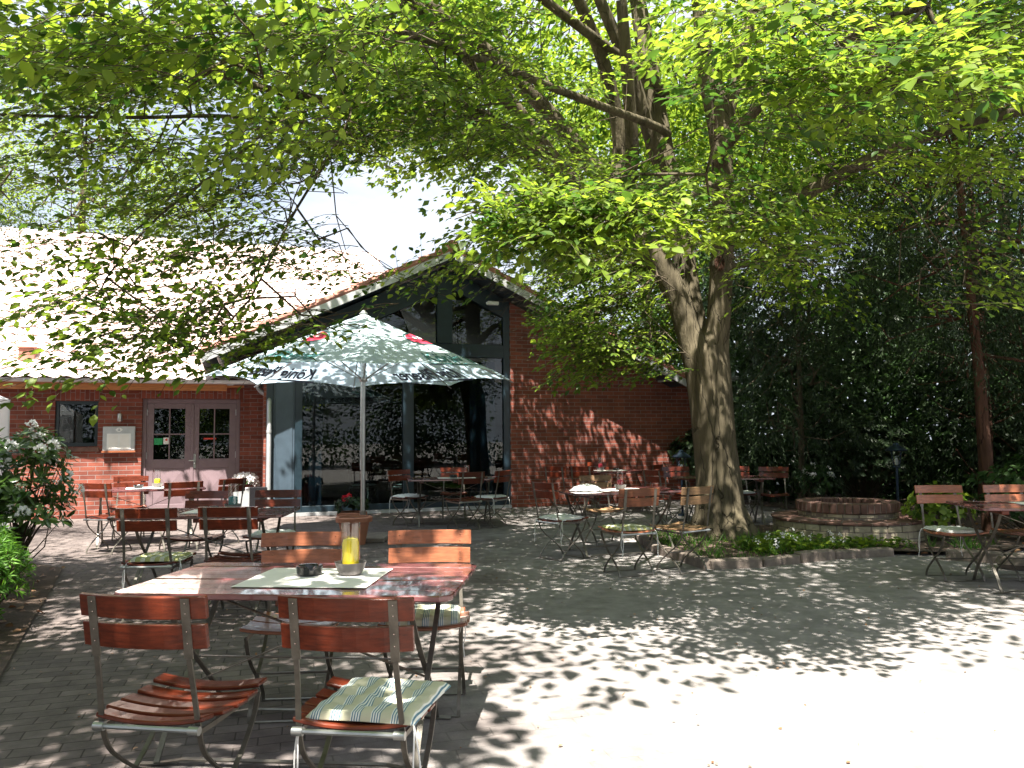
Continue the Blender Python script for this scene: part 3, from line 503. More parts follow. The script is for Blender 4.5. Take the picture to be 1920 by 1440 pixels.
# ================================================================== FURNITURE
GCH = 'folding beer garden chairs of slatted wood and flat iron'
def chair_proto(woodm):
    root = empty('folding_chair')
    hw = .23
    def slat(y, z, w0, dep, thk, tilt, curve, half, n=10):            # a slat across x, bowed; dep along tilt dir
        mb = MB(); vs = []
        c, s_ = math.cos(tilt), math.sin(tilt)
        for i in range(n + 1):
            x = -half + 2 * half * i / n; b = curve * (x / half) ** 2
            for a, t in ((-dep / 2, -thk / 2), (dep / 2, -thk / 2), (dep / 2, thk / 2), (-dep / 2, thk / 2)):
                yy = y + a * c - (t) * s_ ; zz = z + a * s_ + t * c
                if tilt > .8: yy += b
                else: zz += b
                vs.append((x, yy, zz))
        return vs, [(i * 4 + j, i * 4 + (j + 1) % 4, (i + 1) * 4 + (j + 1) % 4, (i + 1) * 4 + j) for i in range(n) for j in range(4)] + [(3, 2, 1, 0), (n * 4, n * 4 + 1, n * 4 + 2, n * 4 + 3)]
    mb = MB()
    for k in range(5):
        y = -.175 + k * .088; mb.add(*slat(y, .425 + .012 * (k == 4) - .008 * (k == 2) - .004 * (k in (1, 3)), 0, .074, .016, R(-3 + (k - 2) * 2.5), .022, hw - .006 * abs(k - 2) - (.02 if k == 0 else 0)))
    mb.build('seat', woodm, root, bevel=.004)
    mb = MB()
    mb.add(*slat(-.271, .733, 0, .084, .017, R(100), .035, .225)); mb.add(*slat(-.287, .830, 0, .076, .017, R(100), .035, .23))
    for sx in (-1, 1):
        for z in (.712, .752, .812, .846):
            y = -.242 - .1667 * (z - .68); mb.tube([(sx * .168, y - .0165, z), (sx * .168, y + .0115, z)], .0042, 6, 1)
    back = mb.build('backrest', [woodm, 'bolt'], root, bevel=.003)
    for sx in (-1, 1):
        x = sx * .168; m = MB()
        m.strap(smoothpath([(x, -.286, .862), (x, -.251, .66)], 0), (1, 0, 0), .030, .005)
        p = [(x, -.251, .66), (x * 1.02, -.228, .56), (x * 1.06, -.205, .43), (x * 1.06, -.175, .33), (x * 1.06, -.085, .25), (x * 1.06, .0, .19), (x * 1.06, .095, .115), (x * 1.06, .155, .05), (x * 1.06, .165, .0)]
        m.strap(smoothpath(p, 2), (0, 1, 0), .022, .006) if False else m.strap(smoothpath(p, 2), (1, 0, 0), .018, .007)
        m.build('leg', 'iron', root)
        m = MB(); x2 = sx * .19
        q = [(x2, .195, .415), (x2, .165, .34), (x2, .09, .255), (x2, .0, .19), (x2, -.10, .115), (x2, -.165, .05), (x2, -.175, .0)]
        m.strap(smoothpath(q, 2), (1, 0, 0), .018, .007); m.build('leg', 'iron', root)
        m = MB(); m.strap([(x2 * .94, -.205, .405), (x2 * .97, -.1, .408), (x2 * .97, .2, .415)], (1, 0, 0), .006, .018); m.build('seat_rail', 'iron', root)
    m = MB(); m.tube([(-.185, .0, .19), (.185, .0, .19)], .006, 6); m.build('stretcher', 'iron', root)
    m = MB(); m.tube([(-.175, -.222, .418), (.175, -.222, .418)], .009, 8)
    for sx in (-1, 1): m.tube([(sx * .155, -.222, .418), (sx * .192, -.222, .418)], .015, 10)
    m.build('rear_tube', 'steel', root, smooth=True)
    for y, xx in ((.165, .178), (-.175, .19)):
        m = MB(); m.strap([(-xx, y, .004), (xx, y, .004)], (0, 1, 0), .020, .006); m.build('foot_rail', 'iron', root)
    return root
protos = {}
def chair(x, y, yaw, label, woodm='wood'):
    if woodm not in protos: protos[woodm] = c = chair_proto(woodm)
    else: c = copy_tree(protos[woodm])
    c.location = (x, y, .0); c.rotation_euler = (0, 0, R(yaw)); tag(c, label, 'chair', GCH); return c
CU = {}
def cushion(ch, label, m_='cu_w', dx=0, dy=0, rot=0, tie=1, seed=0):
    key = m_
    if key not in CU:
        root = empty('seat_cushion')
        n = 30; mb = MB(); vs = []
        def hgt(u, v):
            e = max(0, 1 - abs(u) ** 6) ** .35 * max(0, 1 - abs(v) ** 6) ** .35
            t = 0
            for a in (-.5, 0, .5):
                for b in (-.5, 0, .5):
                    d2 = (u - a) ** 2 + (v - b) ** 2; t += .026 * math.exp(-d2 / .02)
                    t += .007 * math.exp(-((u - a) ** 2) / .01) * .6 + .007 * math.exp(-((v - b) ** 2) / .01) * .6 if False else 0
            return .030 * e - t * e + .006 * noise.noise(Vector((u * 3, v * 3, 1))) * e + .004 * math.sin(u * 15) * math.sin(v * 14) * e
        for top in (1, 0):
            for i in range(n + 1):
                for j in range(n + 1):
                    u = -1 + 2 * i / n; v = -1 + 2 * j / n; sq = 1 + .03 * math.cos(u * PI) * 0
                    wob = 1 - .04 * (1 - abs(u)) * abs(v) - .04 * (1 - abs(v)) * abs(u)
                    z = hgt(u, v) if top else -.004 - .006 * (1 - max(abs(u), abs(v)))
                    vs.append((u * .195 * wob, v * .195 * wob, .022 + z))
        k = (n + 1) ** 2
        fs = [(i * (n + 1) + j, (i + 1) * (n + 1) + j, (i + 1) * (n + 1) + j + 1, i * (n + 1) + j + 1) for i in range(n) for j in range(n)]
        fs += [tuple(k + q for q in f[::-1]) for f in fs]
        ring = [j for j in range(n)] + [i * (n + 1) + n for i in range(n)] + [n * (n + 1) + n - j for j in range(n)] + [(n - i) * (n + 1) for i in range(n)]
        fs += [(ring[i], ring[(i + 1) % len(ring)], k + ring[(i + 1) % len(ring)], k + ring[i]) for i in range(len(ring))]
        mb.add(vs, fs); mb.build('pad', m_, root, smooth=True)
        for sx in (-1, 1):
            m = MB(); m.tube(smoothpath([(sx * .19, -.19, .02), (sx * .205, -.225, .0), (sx * .20, -.235, -.12), (sx * .215, -.23, -.25)], 2), .0028, 5); m.tube(smoothpath([(sx * .19, -.19, .02), (sx * .21, -.22, -.01), (sx * .225, -.22, -.13), (sx * .20, -.24, -.21)], 2), .0028, 5)
            m.build('tie', 'white', root)
        CU[key] = c = root
    else: c = copy_tree(CU[key])
    a = ch.rotation_euler.z; c.location = Vector(ch.location) + Matrix.Rotation(a, 3, 'Z') @ Vector((dx, dy, .432)); c.rotation_euler = (R(rnd.uniform(-1.5, 1.5)), R(rnd.uniform(-1.5, 1.5)), a + R(rot))
    tag(c, label, 'cushion', 'tufted cushions lying on the chairs'); return c
GT = 'slatted beer garden tables with crossed iron legs'
tproto = None
TL, TW, TZ = 1.46, .83, .74
def table(x, y, yaw, label):
    global tproto
    if tproto is None:
        tproto = t = empty('garden_table'); mb = MB(); ns = 7; gw = TW / ns
        for k in range(ns):
            a = -TW / 2 + k * gw; c = .05 if k in (0, ns - 1) else 0
            if k == 0: poly = [(-TL / 2 + c, a), (TL / 2 - c, a), (TL / 2 - .012, a + .02), (TL / 2, a + .05), (TL / 2, a + gw - .004), (-TL / 2, a + gw - .004), (-TL / 2, a + .05), (-TL / 2 + .012, a + .02)]
            elif k == ns - 1: poly = [(-TL / 2, a), (TL / 2, a), (TL / 2, a + gw - .05), (TL / 2 - .012, a + gw - .02), (TL / 2 - c, a + gw), (-TL / 2 + c, a + gw), (-TL / 2 + .012, a + gw - .02), (-TL / 2, a + gw - .05)]
            else: poly = [(-TL / 2, a), (TL / 2, a), (TL / 2, a + gw - .004), (-TL / 2, a + gw - .004)]
            mb.prism(poly, 'z', TZ - .026 - .001 * (k % 2), TZ - .0015 * (k % 3))
        mb.build('tabletop', 'top', t, bevel=.005)
        for sx in (-.52, 0, .52): mb = MB(); mb.box((sx - .03, -TW / 2 + .06, TZ - .062), (sx + .03, TW / 2 - .06, TZ - .0275)); mb.build('batten', 'wood', t, bevel=.004)
        for sx in (-1, 1):
            for sy in (-1, 1):
                xq = sx * (.56 if sy > 0 else .535); m = MB()
                m.strap(smoothpath([(xq, sy * .30, TZ - .05), (xq, sy * .22, .56), (xq, sy * .02, .37), (xq, -sy * .20, .17), (xq, -sy * .31, .01)], 2), (1, 0, 0), .024, .008); m.build('leg', 'iron', t)
        for sy in (-1, 1):
            m = MB(); xx = .56 if sy < 0 else .535
            m.strap([(-xx - .07, sy * .31, .006), (-xx, sy * .31, .007), (-xx + .12, sy * .31, .028), (xx - .12, sy * .31, .028), (xx, sy * .31, .007), (xx + .07, sy * .31, .006)], (0, 1, 0), .028, .006); m.build('foot_rail', 'iron', t)
        for sx in (-1, 1):
            m = MB(); m.strap([(sx * .50, .05 * sx, TZ - .06), (-sx * .53, -.08 * sx, .27)], (0, 1, 0), .016, .006); m.build('brace', 'iron', t)
        m = MB(); m.strap([(-.535, 0, .372), (.535, 0, .372)], (0, 1, 0), .014, .006); m.build('stretcher', 'iron', t)
        c = t
    else: c = copy_tree(tproto)
    c.location = (x, y, 0); c.rotation_euler = (0, 0, R(yaw)); tag(c, label, 'table', GT); return c
def ontop(t, x, y): return Vector(t.location) + Matrix.Rotation(t.rotation_euler.z, 3, 'Z') @ Vector((x, y, TZ))
def placemat(t, label, x=0, y=0, w=.60, d=.42, rot=0):
    m = MB(); n = 12; vs = []
    for i in range(n + 1):
        for j in range(n + 1):
            u, v = i / n - .5, j / n - .5; vs.append((u * w, v * d, .0025 + .0015 * noise.noise(Vector((u * 4, v * 4, x)))))
    m.add(vs, [(i * (n + 1) + j, (i + 1) * (n + 1) + j, (i + 1) * (n + 1) + j + 1, i * (n + 1) + j + 1) for i in range(n) for j in range(n)])
    o = m.build('placemat', 'paper', smooth=True); o.location = ontop(t, x, y); o.rotation_euler = (0, 0, t.rotation_euler.z + R(rot)); return tag(o, label, 'placemat', 'paper mats on the tables')
ashp = None
def ashtray(t, label, x, y, rot=0):
    global ashp
    m = MB(); n = 36; prof = [(.045, 0), (.058, .004), (.060, .03), (.063, .038), (.060, .043), (.050, .042), (.044, .034), (.040, .012), (.001, .010)]
    vs = []
    for r, z in prof:
        for j in range(n):
            a = 2 * PI * j / n; nz = z
            if z > .033 and min(abs((a - q + PI) % (2 * PI) - PI) for q in (.3, 2.4, 4.5)) < .16: nz = z - .012
            vs.append((r * math.cos(a), r * math.sin(a), nz))
    m.add(vs, [(i * n + j, i * n + (j + 1) % n, (i + 1) * n + (j + 1) % n, (i + 1) * n + j) for i in range(len(prof) - 1) for j in range(n)] + [tuple(range(n))[::-1], tuple(range((len(prof) - 1) * n, len(prof) * n))])
    o = m.build('ashtray', 'black', smooth=True); o.location = ontop(t, x, y) + Vector((0, 0, .005)); o.rotation_euler = (0, 0, R(rot)); return tag(o, label, 'ashtray', 'black ashtrays on the tables')
def candle(t, label, x, y, wax='yellow', bowl=True, ch=.085):
    r = empty('candle_holder', ontop(t, x, y) + Vector((0, 0, .005)), 0, label, 'candle holder', 'glass candle holders on the tables')
    if bowl:
        m = MB(); m.lathe([(.045, 0), (.052, .004), (.064, .028), (.074, .058), (.071, .058), (.061, .030), (.048, .010), (.001, .008)], n=32); m.build('bowl', 'bowl', r, smooth=True)
        m = MB(); m.lathe([(.001, .036), (.060, .036), (.062, .040), (.045, .043), (.001, .043)], n=24); m.build('sand', 'mustard', r, smooth=True)
    z0 = .0435 if bowl else 0
    m = MB(); m.lathe([(.044, z0 + .001), (.044, z0 + .195), (.0415, z0 + .195), (.0415, z0 + .003)], n=32, closed=True); m.build('glass_cylinder', 'clear', r, smooth=True)
    m = MB(); m.lathe([(.001, z0 + .001), (.038, z0 + .001), (.039, z0 + ch * .8), (.034, z0 + ch * .95), (.012, z0 + ch), (.001, z0 + ch - .003)], n=20); cn = m.build('candle', wax, r, smooth=True)
    m = MB(); m.tube([(0, 0, z0 + ch - .004), (.001, 0, z0 + ch + .01)], .0015, 5); m.build('wick', 'black', cn); return r

T1 = table(-.945, 3.72, -5, 'nearest wooden table with an ashtray and yellow candle on a pale mat')
A1 = chair(-1.20, 2.93, -9, 'chair without a cushion at the near left of the foreground table')
A2 = chair(-.515, 2.87, -8, 'foreground chair carrying the green and blue striped cushion')
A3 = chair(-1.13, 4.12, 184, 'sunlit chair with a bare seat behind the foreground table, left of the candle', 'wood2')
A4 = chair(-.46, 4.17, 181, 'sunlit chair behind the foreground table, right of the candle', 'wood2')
cushion(A2, 'green and blue striped tufted cushion on the foreground chair', 'cu_w', .045, -.005, -5); cushion(A4, 'pale striped cushion on the chair behind the right of the foreground table', 'cu_w', .01, .0, 3)
placemat(T1, 'pale green paper mat on the foreground table', .035, -.02, .60, .50); ashtray(T1, 'black ashtray beside the yellow candle on the foreground table', -.02, .04, 40); candle(T1, 'yellow candle in a tall glass on the foreground table', .175, .05, 'yellow', True, .125)
T2 = table(-2.72, 7.12, 4, 'second table back on the left, between four chairs, with a teal candle')
B1 = chair(-2.80, 6.30, 2, 'chair with the olive cushion at the near side of the second left table')
B2 = chair(-2.19, 6.36, 0, 'chair with a bare slatted seat right of the olive-cushioned chair')
B3 = chair(-3.07, 7.72, 178, 'dark chair at the far left side of the second left table')
B4 = chair(-2.36, 7.78, 183, 'chair at the far right side of the second left table')
cushion(B1, 'olive tufted cushion on a chair of the second left table', 'cu_o', .03, .01, 3); cushion(B4, 'thin pale cushion on the far right chair of the second left table', 'cu_p', 0, 0, 2)
placemat(T2, 'white mat under the teal candle on the second left table', .1, .02, .6, .4); ashtray(T2, 'black ashtray beside the teal candle', .02, -.02); candle(T2, 'teal candle in a glass in a dark bowl', .20, .02, 'teal')
T3 = table(-4.95, 10.72, 24, 'table before the double door with a small yellow candle')
C1 = chair(-5.02, 9.92, -16, 'chair at the near left corner of the table before the door')
C2 = chair(-5.42, 11.2, 200, 'reddish chair behind the table before the door, near the wall')
C3 = chair(-4.22, 10.02, 36, 'dark chair at the near right corner of the table before the door')
C4 = chair(-3.93, 10.62, 62, 'turned chair at the right end of the table before the door')
placemat(T3, 'white mat under the small yellow candle before the door', .05, 0, .6, .4); ashtray(T3, 'dark blue-black ashtray on the table before the door', -.1, 0); candle(T3, 'small yellow candle on the table before the door', .13, .05, 'yellow', True, .07)
T4 = table(-.95, 12.68, 9, 'dark table in front of the glazed gable')
D1 = chair(-1.66, 12.7, 228, 'white-cushioned chair at the left end of the table by the glazing')
D2 = chair(-.76, 12.08, 35, 'chair without a cushion on the near side of the table by the glazing')
D3 = chair(-.36, 12.42, 58, 'white-cushioned chair at the right end of the table by the glazing')
D4 = chair(-1.0, 13.42, 184, 'dark chair between the table and the glazing')
cushion(D1, 'white cushion on the left chair by the glazing', 'cu_p', rot=4); cushion(D3, 'white cushion on the right chair by the glazing', 'cu_p', rot=-3)
placemat(T4, 'white mat on the table by the glazing', .05, 0, .6, .4); ashtray(T4, 'black ashtray on the table by the glazing', 0, .0); candle(T4, 'empty tall glass on the table by the glazing', .22, .05, 'black', False, .02)
T5 = table(1.28, 9.56, 18, 'middle table left of the tree with a red candle and white cloth')
E1 = chair(.56, 9.12, -52, 'white-cushioned chair at the left corner of the middle table')
E2 = chair(1.17, 10.25, 198, 'yellowish chair on the far side of the middle table', 'wood3')
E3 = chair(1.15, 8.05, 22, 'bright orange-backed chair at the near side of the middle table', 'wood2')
E4 = chair(1.72, 8.22, 35, 'weathered brown chair nearest to the tree trunk', 'wood3')
cushion(E1, 'white cushion on the left chair of the middle table', 'cu_p', rot=5); cushion(E3, 'olive green cushion on the orange-backed chair', 'cu_o', rot=4)
placemat(T5, 'white mat under the red candle on the middle table', .0, -.02, .6, .4); candle(T5, 'red candle in a black bowl on the middle table', .0, -.03, 'red', True, .07)
m = MB(); n = 24; vs = []
for i in range(n + 1):
    for j in range(n):
        a = 2 * PI * j / n; r = .19 * i / n; z = .075 * max(0, 1 - (i / n) ** 2.2) + .012 * noise.noise(Vector((math.cos(a) * i * .35, math.sin(a) * i * .35, 3)))
        vs.append((r * math.cos(a) * 1.1, r * math.sin(a) * .8, max(.004, z)))
m.add(vs, [(i * n + j, i * n + (j + 1) % n, (i + 1) * n + (j + 1) % n, (i + 1) * n + j) for i in range(n) for j in range(n)])
o = m.build('folded_cloth', 'white', smooth=True); o.location = ontop(T5, -.42, .02); tag(o, 'crumpled white cloth at the left end of the middle table', 'cloth')
T6 = table(1.95, 14.95, 18, 'far table against the sun-flecked brick wall')
F1 = chair(.87, 13.95, -35, 'leftmost dark chair by the brick wall')
F2 = chair(1.30, 13.92, -28, 'second dark chair from the left by the brick wall')
F3 = chair(1.78, 15.62, 196, 'chair squeezed between the far table and the brick wall')
F4 = chair(2.38, 14.35, 50, 'chair standing before the pink sun patch on the brick wall')
placemat(T6, 'white mat on the table by the brick wall', -.1, 0, .6, .4); ashtray(T6, 'black ashtray on the table by the brick wall', .0, 0); candle(T6, 'dark red candle on the table by the brick wall', -.3, .05, 'red', True, .08)
T7 = table(3.25, 12.3, -6, 'table half hidden behind the tree trunk')
G1 = chair(2.32, 12.05, -58, 'chair at the left end of the table behind the trunk')
G2 = chair(2.72, 12.95, 182, 'far chair beside the lantern, left of the trunk')
G4 = chair(3.68, 12.85, 180, 'bluish chair just right of the trunk with a pale cushion')
G5 = chair(4.12, 12.55, 160, 'bluish chair farthest right behind the trunk')
cushion(G4, 'pale cushion on the bluish chair right of the trunk', 'cu_p')
T9 = table(4.80, 7.12, -8, 'right-hand table running out of the picture with a pale candle')
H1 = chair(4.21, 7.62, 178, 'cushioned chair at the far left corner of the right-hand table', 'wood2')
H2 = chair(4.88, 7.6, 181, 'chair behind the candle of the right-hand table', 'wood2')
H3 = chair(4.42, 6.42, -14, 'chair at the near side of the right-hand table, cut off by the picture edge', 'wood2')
cushion(H1, 'pale beige cushion on the left chair of the right-hand table', 'cu_p', rot=3)
placemat(T9, 'sunlit mat on the right-hand table', .05, .0, .6, .45); candle(T9, 'pale yellow candle in a glass on the right-hand table', -.02, .05, 'yellow', True, .09)
# dining furniture seen through the glazing
I0 = table(-2.3, 16.3, 30, 'table inside the restaurant behind the glass')
I1 = chair(-2.95, 15.75, -20, 'white-cushioned chair inside the restaurant, left'); I2 = chair(-2.2, 15.95, 5, 'white-cushioned chair inside the restaurant, middle'); I3 = chair(-1.55, 16.6, 80, 'chair inside the restaurant at the table end')
for I, l in ((I1, 'cushion on the left chair inside the restaurant'), (I2, 'cushion on the middle chair inside the restaurant')): cushion(I, 'white ' + l, 'cu_p')

# ------------------------------------------------------------------ parasol
UX, UY, RR, ZR, ZA = -2.06, 10.9, 2.10, 2.22, 3.12; PH0 = R(15)
pa = empty('parasol', (UX, UY, 0), 0, 'large pale green and white beer parasol on a steel pole', 'parasol')
def canopy(th, r):                                      # surface of the eight-sided canopy, r measured towards the corners
    k = (th - PH0) / (PI / 4); f = k - math.floor(k)      # 0..1 inside a panel
    a = (f - .5) * PI / 4; ap = r * math.cos(a)           # apothem coordinate
    q = ap / (RR * math.cos(PI / 8))
    z = ZA - (ZA - ZR) * q - .045 * math.sin(min(1, q) * PI) * (1 - (2 * abs(f - .5)) ** 2) * .6
    return Vector((r * math.cos(th), r * math.sin(th), z))
m = MB(); n1, n2 = 16, 10; vs = []; ks = 8 * n2
for i in range(n1 + 1):
    for j in range(ks):
        th = PH0 + 2 * PI * j / ks; f = (j % n2) / n2; a = (f - .5) * PI / 4
        rc = RR * math.cos(PI / 8) / math.cos(a)
        if i == n1: rc -= .09 * (1 - (2 * abs(f - .5)) ** 2)
        p = canopy(th, rc * max(.02, i / n1)); 
        if i == n1: p.z += .02 * (1 - (2 * abs(f - .5)) ** 2)
        vs.append(p)
m.add(vs, [(i * ks + j, i * ks + (j + 1) % ks, (i + 1) * ks + (j + 1) % ks, (i + 1) * ks + j) for i in range(n1) for j in range(ks)])
cp = m.build('canopy', 'fab', pa, smooth=True)
m = MB(); m.tube([(0, 0, .05), (0, 0, ZA - .02)], .030, 20); m.tube([(0, 0, .9), (0, 0, .93)], .038, 16); m.build('pole', 'steel', pa, smooth=True)
m = MB(); m.lathe([(.05, ZA - .03), (.06, ZA + .0), (.03, ZA + .03), (.012, ZA + .06), (.001, ZA + .065)], n=16); m.build('finial', 'steel', pa, smooth=True)
m = MB(); m.lathe([(.04, 2.16), (.055, 2.18), (.055, 2.25), (.04, 2.27)], n=16); m.build('hub', 'steel', pa, smooth=True)
m = MB(); m.box((-.35, -.35, 0), (.35, .35, .06)); m.tube([(0, 0, .06), (0, 0, .4)], .042, 14); m.build('base', 'stone', pa, bevel=.01)
for k in range(8):
    th = PH0 + k * PI / 4; m = MB(); dn = Vector((0, 0, -.022))
    m.tube([canopy(th, .06) + dn, canopy(th, RR * .5) + dn, canopy(th, RR + .05) + dn], [.013, .012, .008], 6); rb = m.build('rib', 'steel', pa)
    m = MB(); a = Vector((.05 * math.cos(th), .05 * math.sin(th), 2.21)); b = canopy(th, RR * .46) + dn * 1.4; m.tube([a, b], .010, 6); m.build('strut', 'steel', rb)
    if k == 3: pass
m = MB(); m.tube([(-.028, -.03, 2.2), (-.035, -.03, 1.2), (-.03, -.032, .95)], .004, 5); m.build('pull_cord', 'white', pa)
def text_mesh(txt, size):
    cu = bpy.data.curves.new('lettering', 'FONT'); cu.body = txt; cu.size = size; cu.shear = .35; cu.align_x = 'CENTER'; cu.resolution_u = 3; cu.offset = size * .018; cu.space_character = .93
    o = bpy.data.objects.new('lettering', cu); col.objects.link(o); bpy.context.view_layer.update()
    me = bpy.data.meshes.new_from_object(o.evaluated_get(bpy.context.evaluated_depsgraph_get())); bpy.data.objects.remove(o)
    bm = bmesh.new(); bm.from_mesh(me); bpy.data.meshes.remove(me); bmesh.ops.triangulate(bm, faces=bm.faces)
    for q in np.arange(-1.2, 1.21, .08): bmesh.ops.bisect_plane(bm, geom=bm.verts[:] + bm.edges[:] + bm.faces[:], plane_co=(q, 0, 0), plane_no=(1, 0, 0))
    return bm
def print_on(bm, thc, r0, off, name, mname, parent, ys=1.0):
    b2 = bm.copy()
    for v in b2.verts:
        r = r0 - v.co.y * ys; th = thc + v.co.x / r0                      # upright when read from outside
        rc = r / math.cos(((((th - PH0) / (PI / 4)) % 1) - .5) * PI / 4) * math.cos(PI / 8) * 1.0
        p = canopy(th, rc); v.co = p + Vector((math.cos(th) * .38, math.sin(th) * .38, 1)).normalized() * off
    me = bpy.data.meshes.new(name); b2.to_mesh(me); b2.free(); me.materials.append(MT[mname]); o = bpy.data.objects.new(name, me); col.objects.link(o); o.parent = parent; return o
bmw = text_mesh("K\u00f6nig Pilsener", .27)
sw = bmesh.new(); pts = [(-.78, -.075), (-.45, -.055), (-.05, -.06), (.35, -.085), (.78, -.075)]
lo = [sw.verts.new((x, y - (.05 if i < 2 else .018), 0)) for i, (x, y) in enumerate(pts)]; hi = [sw.verts.new((x, y, 0)) for x, y in pts]
for i in range(4): sw.faces.new((lo[i], lo[i + 1], hi[i + 1], hi[i]))
for q in np.arange(-.8, .81, .08): bmesh.ops.bisect_plane(sw, geom=sw.verts[:] + sw.edges[:] + sw.faces[:], plane_co=(q, 0, 0), plane_no=(1, 0, 0))
dk = bmesh.new(); bmesh.ops.create_circle(dk, cap_ends=True, segments=28, radius=.19); bmesh.ops.triangulate(dk, faces=dk.faces)
for q in np.arange(-.18, .19, .03):
    for no_ in ((1, 0, 0), (0, 1, 0)): bmesh.ops.bisect_plane(dk, geom=dk.verts[:] + dk.edges[:] + dk.faces[:], plane_co=(q, q, 0), plane_no=no_)
dr_ = bmesh.new(); 
for q in range(28):
    a0, a1 = 2 * PI * q / 28, 2 * PI * (q + 1) / 28
    dr_.faces.new([dr_.verts.new((rr * math.cos(a), rr * math.sin(a), 0)) for rr, a in ((.225, a0), (.225, a1), (.205, a1), (.205, a0))])
cr = bmesh.new()
for poly in ([(-.10, -.05), (.10, -.05), (.10, -.02), (-.10, -.02)], [(-.10, .0), (-.05, .0), (-.07, .08)], [(-.025, .0), (.025, .0), (0, .10)], [(.05, .0), (.10, .0), (.07, .08)]): cr.faces.new([cr.verts.new((*p, 0)) for p in poly])
for kc in (1, 3, 5, 7):
    thc = PH0 + kc * PI / 4
    for off, mm in ((.006, 'ink'), (-.006, 'ink2')):
        print_on(bmw, thc, 1.86, off, 'lettering', mm, cp, 1.75); print_on(sw, thc, 1.86, off, 'underline', mm, cp)
        if off > 0:
            print_on(dk, thc - .01, 1.0, off, 'emblem', 'inkred', cp); print_on(dr_, thc - .01, 1.0, off, 'emblem_ring', 'ink', cp); print_on(cr, thc - .01, 1.0, off * 1.5, 'emblem_crown', 'paper', cp)

# ------------------------------------------------------------------ pots, lanterns, marquee
def pot(loc, r, h, m_, label, cat='plant pot', sq=False):
    root = empty('plant_pot', loc, 0, label, cat)
    m = MB()
    if sq:
        m.box((-r, -r, 0), (r, r, h)); m.build('pot', m_, root, bevel=.01)
    else: m.lathe([(r * .62, 0), (r * .70, h * .3), (r * .84, h * .78), (r * .84, h * .80), (r, h * .82), (r * 1.02, h * .97), (r * .96, h), (r * .86, h), (r * .84, h * .9), (.001, h * .88)], n=32); m.build('pot', m_, root, smooth=True)
    m = MB(); m.lathe([(.001, h * .9), (r * .85, h * .9), (r * .5, h * .93), (.001, h * .94)], n=16)
    if not sq: m.build('soil', 'soil', root)
    return root
P1 = pot((-2.09, 10.45, 0), .235, .36, 'terra', 'terracotta pot in front of the parasol pole')
P2 = pot((-2.30, 11.35, 0), .21, .34, 'terra', 'terracotta pot with dark leaves and red blooms behind the parasol pole')
P3 = pot((-4.86, 14.35, 0), .15, .52, 'zinc', 'tall grey planter of white flowers by the brick pilaster', sq=True)
P4 = pot((-4.50, 14.15, 0), .15, .54, 'black', 'tall black planter beside the downpipe', sq=True)
def lantern(loc, h, label, tilt=0):
    root = empty('garden_lantern', loc, 0, label, 'lantern'); m = MB(); m.tube([(0, 0, 0), (0, 0, h)], .022, 10); m.lathe([(.08, 0), (.08, .03), (.025, .05)], n=14); m.build('post', 'lamp', root, smooth=True)
    m = MB(); m.lathe([(.055, h), (.105, h + .26), (.10, h + .26), (.05, h + .005)], n=8, closed=True); m.build('glass', 'clear', root)
    m = MB()
    for k in range(4): a = k * PI / 2 + .4; m.tube([(.057 * math.cos(a), .057 * math.sin(a), h), (.107 * math.cos(a), .107 * math.sin(a), h + .26)], .006, 5)
    m.lathe([(.06, h - .01), (.06, h + .01)], n=12); m.build('cage', 'lamp', root)
    m = MB(); m.lathe([(.16, h + .255), (.165, h + .27), (.10, h + .32), (.05, h + .35), (.04, h + .38), (.001, h + .39)], n=20); m.build('cap', 'lamp', root, smooth=True)
    m = MB(); m.lathe([(.001, h + .02), (.02, h + .03), (.028, h + .09), (.02, h + .13), (.001, h + .14)], n=12); m.build('bulb', 'white', root, smooth=True); return root
lantern((2.93, 13.75, 0), .75, 'metal capped garden lantern between the brick wall and the trunk')
lantern((6.25, 12.9, 0), .85, 'dark post lantern in front of the wood behind the well')
mq = empty('marquee', (-8.6, 9.9, 0), R(12), 'white marquee corner at the left edge behind the rhododendron', 'marquee')
m = MB(); m.add([(-1.5, -1.5, 2.0), (1.5, -1.5, 2.0), (1.5, 1.5, 2.0), (-1.5, 1.5, 2.0), (0, 0, 2.85)], [(0, 1, 4), (1, 2, 4), (2, 3, 4), (3, 0, 4)]); m.build('roof', 'plastic', mq)
m = MB(); vs = []; n = 40
for (a, b) in (((-1.5, -1.5), (1.5, -1.5)), ((1.5, -1.5), (1.5, 1.5))):
    o0 = len(m.v); vs = []
    for i in range(n + 1):
        x = a[0] + (b[0] - a[0]) * i / n; y = a[1] + (b[1] - a[1]) * i / n; k = .025 * math.sin(i * .8); vs += [(x + k, y - k, .15), (x, y, 2.0)]
    m.add(vs, [(2 * i, 2 * i + 2, 2 * i + 3, 2 * i + 1) for i in range(n)])
m.build('side_sheet', 'plastic', mq, smooth=True)
for sx in (-1.48, 1.48):
    for sy in (-1.48, 1.48): m = MB(); m.tube([(sx, sy, 0), (sx, sy, 2.0)], .02, 8); m.build('pole', 'steel', mq)

